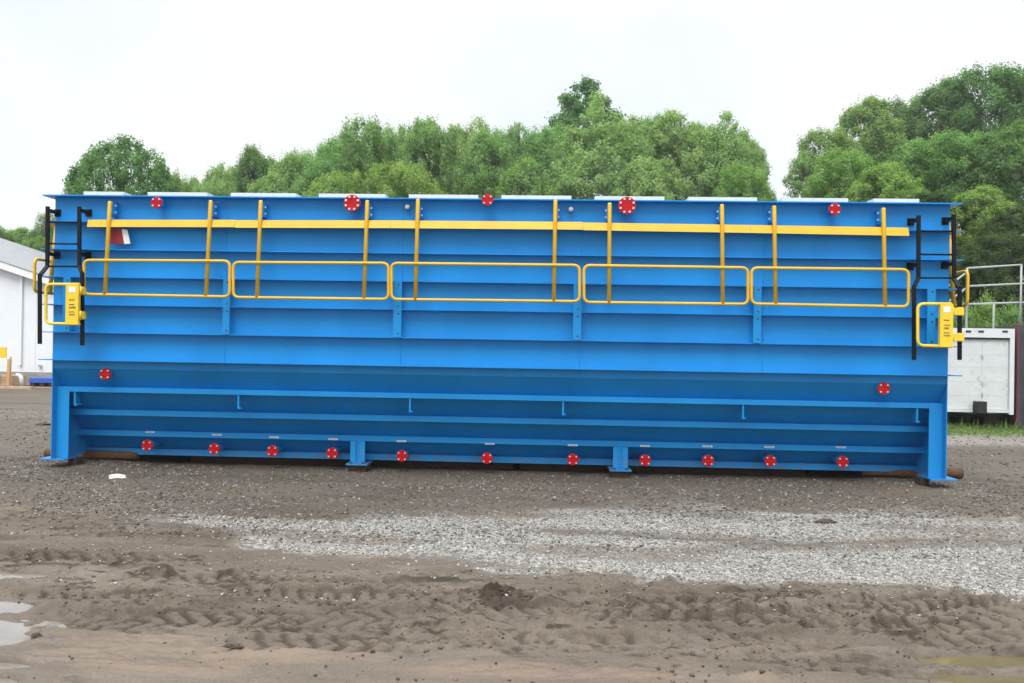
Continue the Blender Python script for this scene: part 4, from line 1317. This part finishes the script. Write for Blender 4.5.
MB().tube([(p0[0], YG + 0.05, zb2), tuple(p0)], 0.022, 8).build('post', RAILGREY, gr)

# grass along the foot of the trailer
def make_grass():
    n = 26000
    x = rng.uniform(7.5, 20, n); y = rng.uniform(6.5, 13.5, n)
    gm = sst(6.7, 7.3, y + 0.35 * fbm(x, y, 0.8, 3, 180) - 0.18 * (x - 11))
    k = rng.random(n) < gm
    x, y = x[k], y[k]
    n = len(x)
    z = height(x, y)
    hgt = rng.uniform(0.03, 0.09, n) * (1 + 1.1 * (rng.random(n) < 0.06)) * (0.7 + 0.9 * sst(8.0, 8.6, y))
    a = rng.uniform(0, 2 * math.pi, n)
    wd = rng.uniform(0.012, 0.03, n)
    lean = rng.uniform(-0.08, 0.08, (n, 2))
    v = np.zeros((n, 3, 3))
    v[:, 0] = np.stack([x - wd * np.cos(a), y - wd * np.sin(a), z - 0.01], -1)
    v[:, 1] = np.stack([x + wd * np.cos(a), y + wd * np.sin(a), z - 0.01], -1)
    v[:, 2] = np.stack([x + lean[:, 0], y + lean[:, 1], z + hgt], -1)
    me = bpy.data.meshes.new('grass')
    me.from_pydata(v.reshape(-1, 3).tolist(), [], np.arange(n * 3).reshape(n, 3).tolist())
    put_attr(me, 'tint', np.repeat(rng.random(n), 3))
    me.materials.append(GRASS)
    o = link('grass', me)
    o['kind'] = 'stuff'
make_grass()

# ------------------------------------------------------------------ trees
def crown_mesh(seed, H=10.0, R=3.2, z0=2.6, ncl=80, nl=12000, leaf=0.15, cone=0.0, clr=(0.16, 0.30), hollow=0.45, droop=0.8, rag=0.18, loose=0.25):
    r = np.random.default_rng(seed)
    zc = (z0 + H) / 2; rz = (H - z0) / 2
    C = []; CR = []
    lob = r.standard_normal((6, 3)); lob /= np.linalg.norm(lob, axis=1)[:, None]
    la = r.uniform(-0.1, rag * 1.6, 6)
    while len(C) < ncl:
        d = r.standard_normal(3); d /= np.linalg.norm(d)
        q = 1 + sum(a * max(0, d @ l) ** 3 for a, l in zip(la, lob)) - rag * 0.5
        rad = (hollow + (1 - hollow) * r.random() ** 0.5) * q
        t = d[2] * rad
        h = 1.0
        if cone:
            h = (1 - cone * (t + 1) / 2)
        p = np.array([d[0] * rad * R * h, d[1] * rad * R * h, zc + t * rz])
        if p[2] < z0 * 0.9: continue
        C.append(p); CR.append(R * r.uniform(*clr) * (1 if not cone else (0.55 + 0.45 * h)))
    C = np.array(C); CR = np.array(CR)
    wgt = CR ** 2; wgt /= wgt.sum()
    idx = r.choice(ncl, nl, p=wgt)
    d = r.standard_normal((nl, 3)); d /= np.linalg.norm(d, axis=1)[:, None]
    rad = r.random(nl) ** 0.42
    off = d * rad[:, None] * CR[idx][:, None]
    off[:, 2] *= droop
    P = C[idx] + off
    # sprays of leaves between and beyond the clumps
    lo_ = r.random(nl) < loose
    k_ = lo_.sum()
    P[lo_] += np.clip(r.standard_normal((k_, 3)), -1.3, 1.3) * (CR[idx[lo_]] * 0.6)[:, None] * np.array([1, 1, 1.1])
    ztop = np.quantile(P[:, 2], 0.9985); rr_ = np.quantile(np.hypot(P[:, 0], P[:, 1]), 0.985)
    k_ = np.array([R / rr_, R / rr_, H / ztop])
    P = P * k_; C = C * k_; d = d * 1.0
    P[:, 2] = np.maximum(P[:, 2], 0.05)
    q_ = np.floor(P / 0.34).astype(np.int64)
    key = (q_[:, 0] + 512) * 1048576 + (q_[:, 1] + 512) * 1024 + q_[:, 2] + 512
    _, inv_, cnt_ = np.unique(key, return_inverse=True, return_counts=True)
    k_ = cnt_[inv_] >= max(3, nl // 6500)
    P = P[k_]; d = d[k_]; idx = idx[k_]; nl = len(P)
    nrm = 0.8 * d + 0.55 * (P - np.array([0, 0, zc])) / np.array([R, R, rz]) + np.array([0, 0, 0.45]) + 0.45 * r.standard_normal((nl, 3))
    nrm /= np.linalg.norm(nrm, axis=1)[:, None]
    a = r.standard_normal((nl, 3))
    u = np.cross(nrm, a); u /= np.linalg.norm(u, axis=1)[:, None]
    v = np.cross(nrm, u)
    s = leaf * r.uniform(0.6, 1.35, nl)[:, None]
    asp = r.uniform(0.45, 0.9, nl)[:, None]
    k0, k1 = P - u * s, P + u * s
    k2, k3 = P - v * s * asp, P + v * s * asp
    cn_ = 0.9 * d + 0.6 * (P - np.array([0, 0, zc])) / np.array([R, R, rz]) + np.array([0, 0, 0.35]) + 0.35 * nrm
    cn_ /= np.linalg.norm(cn_, axis=1)[:, None]
    ng = np.cross(k2 - k0, k1 - k0)
    fl = ((ng * cn_).sum(1) < 0)[:, None]
    k2, k3 = np.where(fl, k3, k2), np.where(fl, k2, k3)
    V = np.stack([k0, k2, k1, k3], 1)
    V[:, 1] += nrm * s * 0.15; V[:, 3] += nrm * s * 0.15
    me = bpy.data.meshes.new('crown')
    nv = nl * 4
    me.vertices.add(nv); me.vertices.foreach_set('co', V.reshape(-1))
    me.loops.add(nv); me.loops.foreach_set('vertex_index', np.arange(nv, dtype=np.int32))
    me.polygons.add(nl); me.polygons.foreach_set('loop_start', np.arange(0, nv, 4, dtype=np.int32))
    me.polygons.foreach_set('use_smooth', np.ones(nl, bool))
    me.update(calc_edges=True)
    ctone = r.random(ncl)
    tint = 0.55 * ctone[idx] + 0.45 * r.random(nl)
    put_attr(me, 'tint', np.repeat(tint, 4))
    me.normals_split_custom_set_from_vertices(np.repeat(cn_, 4, axis=0).tolist())
    me.materials.append(FOL['mid'])
    # trunk and limbs that reach some of the clumps
    tb = MB()
    top = H * (0.86 if cone else 0.72)
    pts = [(0.05 * math.sin(k * 1.3 + seed), 0.05 * math.cos(k * 1.7 + seed), -0.3 + (top + 0.3) * k / 7) for k in range(8)]
    tb.tube(pts, [0.20 * (1 - 0.85 * k / 7) + 0.015 for k in range(8)], 8)
    for j in r.choice(ncl, min(16, ncl), replace=False):
        c = C[j]
        zs_ = max(z0 * 0.7, min(top * 0.92, c[2] - 0.45 * math.hypot(c[0], c[1]) - 0.3))
        a_ = np.array([0, 0, zs_]); m_ = (a_ + c) / 2 + np.array([0, 0, 0.25])
        tb.tube([a_, (a_ + m_) / 2 + [0, 0, .05], m_, (m_ + c) / 2 + [0, 0, .08], c], [0.055, 0.045, 0.032, 0.02, 0.008], 6)
    return me, tb.mesh('trunk', BARK)

PROTO = {
    'round': [crown_mesh(1, H=10, R=3.9, z0=2.6, ncl=420, nl=56000, leaf=0.075, clr=(0.08, 0.15), hollow=0.8, rag=0.0, loose=0.12)],
    'broad': [crown_mesh(2, H=10, R=3.2, z0=4.0, ncl=240, nl=42000, leaf=0.066, clr=(0.08, 0.18), rag=0.28, loose=0.4, droop=1.0),
              crown_mesh(3, H=10, R=3.0, z0=4.0, ncl=240, nl=42000, leaf=0.066, clr=(0.08, 0.18), rag=0.34, cone=0.2, loose=0.4, droop=1.0)],
    'cone': [crown_mesh(4, H=10, R=3.0, z0=3.2, ncl=300, nl=42000, leaf=0.062, clr=(0.06, 0.14), cone=0.5, rag=0.2, loose=0.4, droop=1.25),
             crown_mesh(5, H=10, R=2.7, z0=3.2, ncl=280, nl=38000, leaf=0.062, clr=(0.06, 0.14), cone=0.6, rag=0.25, loose=0.4, droop=1.25)],
    'sparse': [crown_mesh(6, H=10, R=2.1, z0=5.6, ncl=90, nl=15000, leaf=0.075, clr=(0.10, 0.20), hollow=0.35, rag=0.2, loose=0.2)],
    'wispy': [crown_mesh(7, H=10, R=2.4, z0=4.0, ncl=150, nl=13000, leaf=0.066, clr=(0.08, 0.17), cone=0.4, rag=0.35, loose=0.5)],
    'bush': [crown_mesh(8, H=2.6, R=1.6, z0=0.15, ncl=90, nl=9000, leaf=0.055, clr=(0.14, 0.28), hollow=0.3, rag=0.3)],
}
HREF = {'round': 10, 'broad': 10, 'cone': 10, 'sparse': 10, 'wispy': 10, 'bush': 2.6}
def tree(kind, var, px, py_top, wpx, Y, fol, lab, grp, name='tree', cat='tree', base=None):
    """a tree whose top stands at this pixel and whose crown is about wpx wide in the photograph, at depth Y"""
    cr_, tk_ = PROTO[kind][var % len(PROTO[kind])]
    p = at(px, py_top, Y)
    zb = float(terrain(np.array([p[0]]), np.array([Y]))[0]) if base is None else base
    dist = (np.array([p[0], Y, 0]) - CAM) @ FW
    Rw = wpx / F * dist / 2
    R0 = {'round': 3.9, 'broad': 3.0, 'cone': 2.7, 'sparse': 2.1, 'wispy': 2.3, 'bush': 1.6}[kind]
    sx = Rw / R0
    sz = (p[2] - zb) / HREF[kind]
    o = thing(name, lab, cat, (p[0], Y, zb), grp)
    o.scale = (sx, sx, sz)
    o.rotation_euler = (0, 0, random.uniform(0, 6.28))
    c = link('crown', cr_, o)
    c.material_slots[0].link = 'OBJECT'
    c.material_slots[0].material = FOL[fol]
    if kind != 'bush':
        link('trunk', tk_, o)
    return o
G1 = 'trees behind the tank'
G2 = 'trees on the right hillside'
T = [
    # kind, var, px, py_top, width px, Y, leaves, label
    ('round', 0, 128, 137, 117, 30, 'dark', 'large round dark green tree above the left end of the tank'),
    ('broad', 0, 178, 172, 50, 33, 'mid', 'small green tree tucked against the right side of the large round tree'),
    ('wispy', 0, 222, 164, 44, 40, 'light', 'thin pale tree right of the large round tree'),
    ('broad', 1, 253, 147, 58, 46, 'dark', 'dark tree rising behind the pale bushes left of centre'),
    ('broad', 0, 205, 180, 60, 38, 'light', 'low pale tree just above the second white cover'),
    ('broad', 1, 292, 154, 70, 42, 'mid', 'green tree with feathery top above the third white cover'),
    ('cone', 0, 330, 146, 80, 40, 'mid', 'broad green tree sloping up to the left of the double peak'),
    ('broad', 0, 374, 121, 86, 42, 'mid', 'bright green tree forming the first peak left of centre'),
    ('broad', 1, 430, 120, 84, 45, 'mid', 'green tree with wide flat top at the centre of the tree line'),
    ('broad', 0, 405, 160, 90, 36, 'fresh', 'low yellow green tree in front of the central peak'),
    ('wispy', 0, 478, 117, 62, 46, 'light', 'airy tree with see through top above the centre red cover'),
    ('broad', 1, 482, 132, 80, 42, 'mid', 'leafy green tree under the airy see through top'),
    ('cone', 1, 521, 124, 60, 50, 'light', 'slim tree with a thin pointed tip right of centre'),
    ('broad', 0, 545, 124, 74, 47, 'mid', 'rounded green tree left of the tall dark tree'),
    ('broad', 1, 530, 158, 90, 37, 'mid', 'low green tree in front of the rounded tree right of centre'),
    ('sparse', 0, 585, 83, 84, 58, 'dark', 'tallest dark tree with clumped branches poking above the tree line'),
    ('cone', 0, 606, 100, 128, 40, 'light', 'big pale green tree in front of the tallest dark tree'),
    ('broad', 0, 655, 113, 62, 52, 'mid', 'green tree between the big pale tree and the pointed one'),
    ('cone', 1, 676, 112, 92, 41, 'light', 'pale green pointed tree right of the big pale tree'),
    ('cone', 0, 718, 112, 96, 42, 'light', 'pale tree with a tall narrow top at the right end of the tree line'),
    ('wispy', 0, 745, 136, 56, 44, 'light', 'lacy thin tree sloping down at the right end of the tree line'),
    ('broad', 0, 745, 166, 70, 38, 'fresh', 'low yellow green tree at the right foot of the tree line'),
    ('broad', 1, 640, 160, 90, 36, 'light', 'low pale green tree in front of the pointed trees'),
    ('broad', 0, 335, 170, 80, 35, 'fresh', 'low bright green tree above the fourth white cover'),
    ('broad', 0, 234, 166, 66, 48, 'mid', 'green tree filling the dip left of the dark tree'),
    ('broad', 1, 272, 158, 62, 52, 'mid', 'far green tree between the dark tree and the third white cover'),
    ('broad', 0, 312, 149, 80, 50, 'light', 'pale tree in the slope up to the first peak'),
    ('broad', 1, 347, 132, 76, 52, 'mid', 'far green tree on the left shoulder of the first peak'),
    ('broad', 0, 402, 128, 72, 53, 'mid', 'far green tree in the saddle between the first two peaks'),
    ('broad', 1, 457, 127, 70, 54, 'mid', 'far green tree between the wide topped tree and the airy one'),
    ('broad', 0, 500, 127, 66, 55, 'mid', 'far green tree right of the airy see through top'),
    ('broad', 1, 562, 124, 70, 54, 'mid', 'far green tree at the left foot of the tallest dark tree'),
    ('broad', 0, 634, 115, 76, 56, 'light', 'far pale tree right of the big pale tree'),
    ('broad', 1, 697, 124, 66, 55, 'light', 'far pale tree between the pointed tree and the narrow topped tree'),
    ('broad', 0, 738, 136, 62, 52, 'mid', 'far green tree behind the lacy thin tree'),
    ('broad', 1, 195, 178, 52, 44, 'mid', 'small far tree just right of the large round tree'),
    ('broad', 1, 275, 172, 70, 35, 'light', 'low feathery pale tree above the third white cover'),
]
for k, v, px, py, wp, Y, f, lab in T:
    tree(k, v, px, py, wp, Y, f, lab, G1)
T2 = [
    ('wispy', 0, 806, 150, 46, 40, 'light', 'thin airy tree at the left edge of the right hillside wood'),
    ('broad', 0, 832, 128, 70, 41, 'mid', 'green tree second from the left edge of the right wood'),
    ('broad', 1, 872, 97, 90, 44, 'mid', 'tree making the first rounded summit of the right wood'),
    ('broad', 0, 905, 99, 70, 47, 'dark', 'dark tree filling the notch between the two summits of the right wood'),
    ('broad', 1, 950, 78, 92, 46, 'dark', 'tall dark tree on the shoulder of the right hillside'),
    ('broad', 0, 1000, 63, 104, 44, 'dark', 'tallest tree of the right hillside near the photo edge'),
    ('broad', 1, 1050, 70, 110, 42, 'dark', 'dark hillside tree cut by the right edge of the photo'),
    ('broad', 0, 848, 152, 84, 32, 'fresh', 'bright green tree low at the left of the right wood'),
    ('broad', 1, 910, 142, 90, 32, 'mid', 'mid green tree above the last white covers of the tank'),
    ('broad', 0, 965, 132, 96, 30, 'mid', 'green tree with yellowish leaves above the right ladder'),
    ('round', 0, 1020, 120, 120, 29, 'dark', 'large dark spreading tree at the right edge above the grey railing'),
    ('broad', 1, 985, 186, 84, 24, 'fresh', 'lower yellow green tree behind the top of the right ladder'),
    ('round', 0, 1036, 200, 110, 23, 'deep', 'deep green low tree at the photo edge behind the grey railing'),
    ('broad', 0, 945, 190, 90, 26, 'deep', 'shaded tree directly behind the right ladder'),
    ('broad', 1, 880, 165, 90, 28, 'fresh', 'yellow green tree showing above the rightmost white cover'),
    ('broad', 0, 1003, 232, 80, 21, 'deep', 'dark leafy tree behind the middle of the grey railing'),
    ('broad', 1, 965, 244, 60, 20, 'deep', 'dark tree between the right tank end and the grey railing'),
]
for k, v, px, py, wp, Y, f, lab in T2:
    tree(k, v, px, py, wp, Y, f, lab, G2)
T3 = [('broad', 1, 20, 228, 60, 52, 'mid', 'green tree rising behind the roof of the white building'),
      ('broad', 0, -12, 222, 70, 50, 'mid', 'green tree behind the building roof at the left photo edge'),
      ('broad', 1, 42, 236, 44, 50, 'fresh', 'yellow green tree between the building roof and the left ladder'),
      ('broad', 0, 62, 214, 56, 52, 'dark', 'dark tree behind the left end of the tank')]
for k, v, px, py, wp, Y, f, lab in T3:
    tree(k, v, px, py, wp, Y, f, lab, 'trees behind the white building')
SH = [(984, 291, 34, 16.5, 'fresh', 'bright green shrub behind the left part of the grey railing'),
      (1008, 300, 40, 17, 'mid', 'green shrub behind the right part of the grey railing'),
      (962, 300, 34, 16, 'mid', 'green shrub behind the yellow hinge of the right gate'),
      (1030, 290, 40, 18, 'deep', 'dark shrub at the photo edge above the dark container'),
      (998, 268, 60, 19.5, 'deep', 'dark shrub in the shade behind the top rail')]
for px, py, wp, Y, f, lab in SH:
    tree('bush', 0, px, py, wp, Y, f, lab, 'shrubs on the bank behind the trailer', 'shrub', 'shrub')

# ------------------------------------------------------------------ humid air
mh = bpy.data.materials.new('haze_air')
mh.use_nodes = True
th = mh.node_tree
th.nodes.clear()
oh = th.nodes.new('ShaderNodeOutputMaterial')
ph = th.nodes.new('ShaderNodeVolumePrincipled')
ph.inputs['Color'].default_value = (0.93, 0.96, 1.0, 1)
ph.inputs['Density'].default_value = 0.0007
ph.inputs['Anisotropy'].default_value = 0.2
th.links.new(ph.outputs['Volume'], oh.inputs['Volume'])
hz = MB().box(-440, 440, -80, 440, -1.2, 36).build('haze', mh)
hz['kind'] = 'stuff'
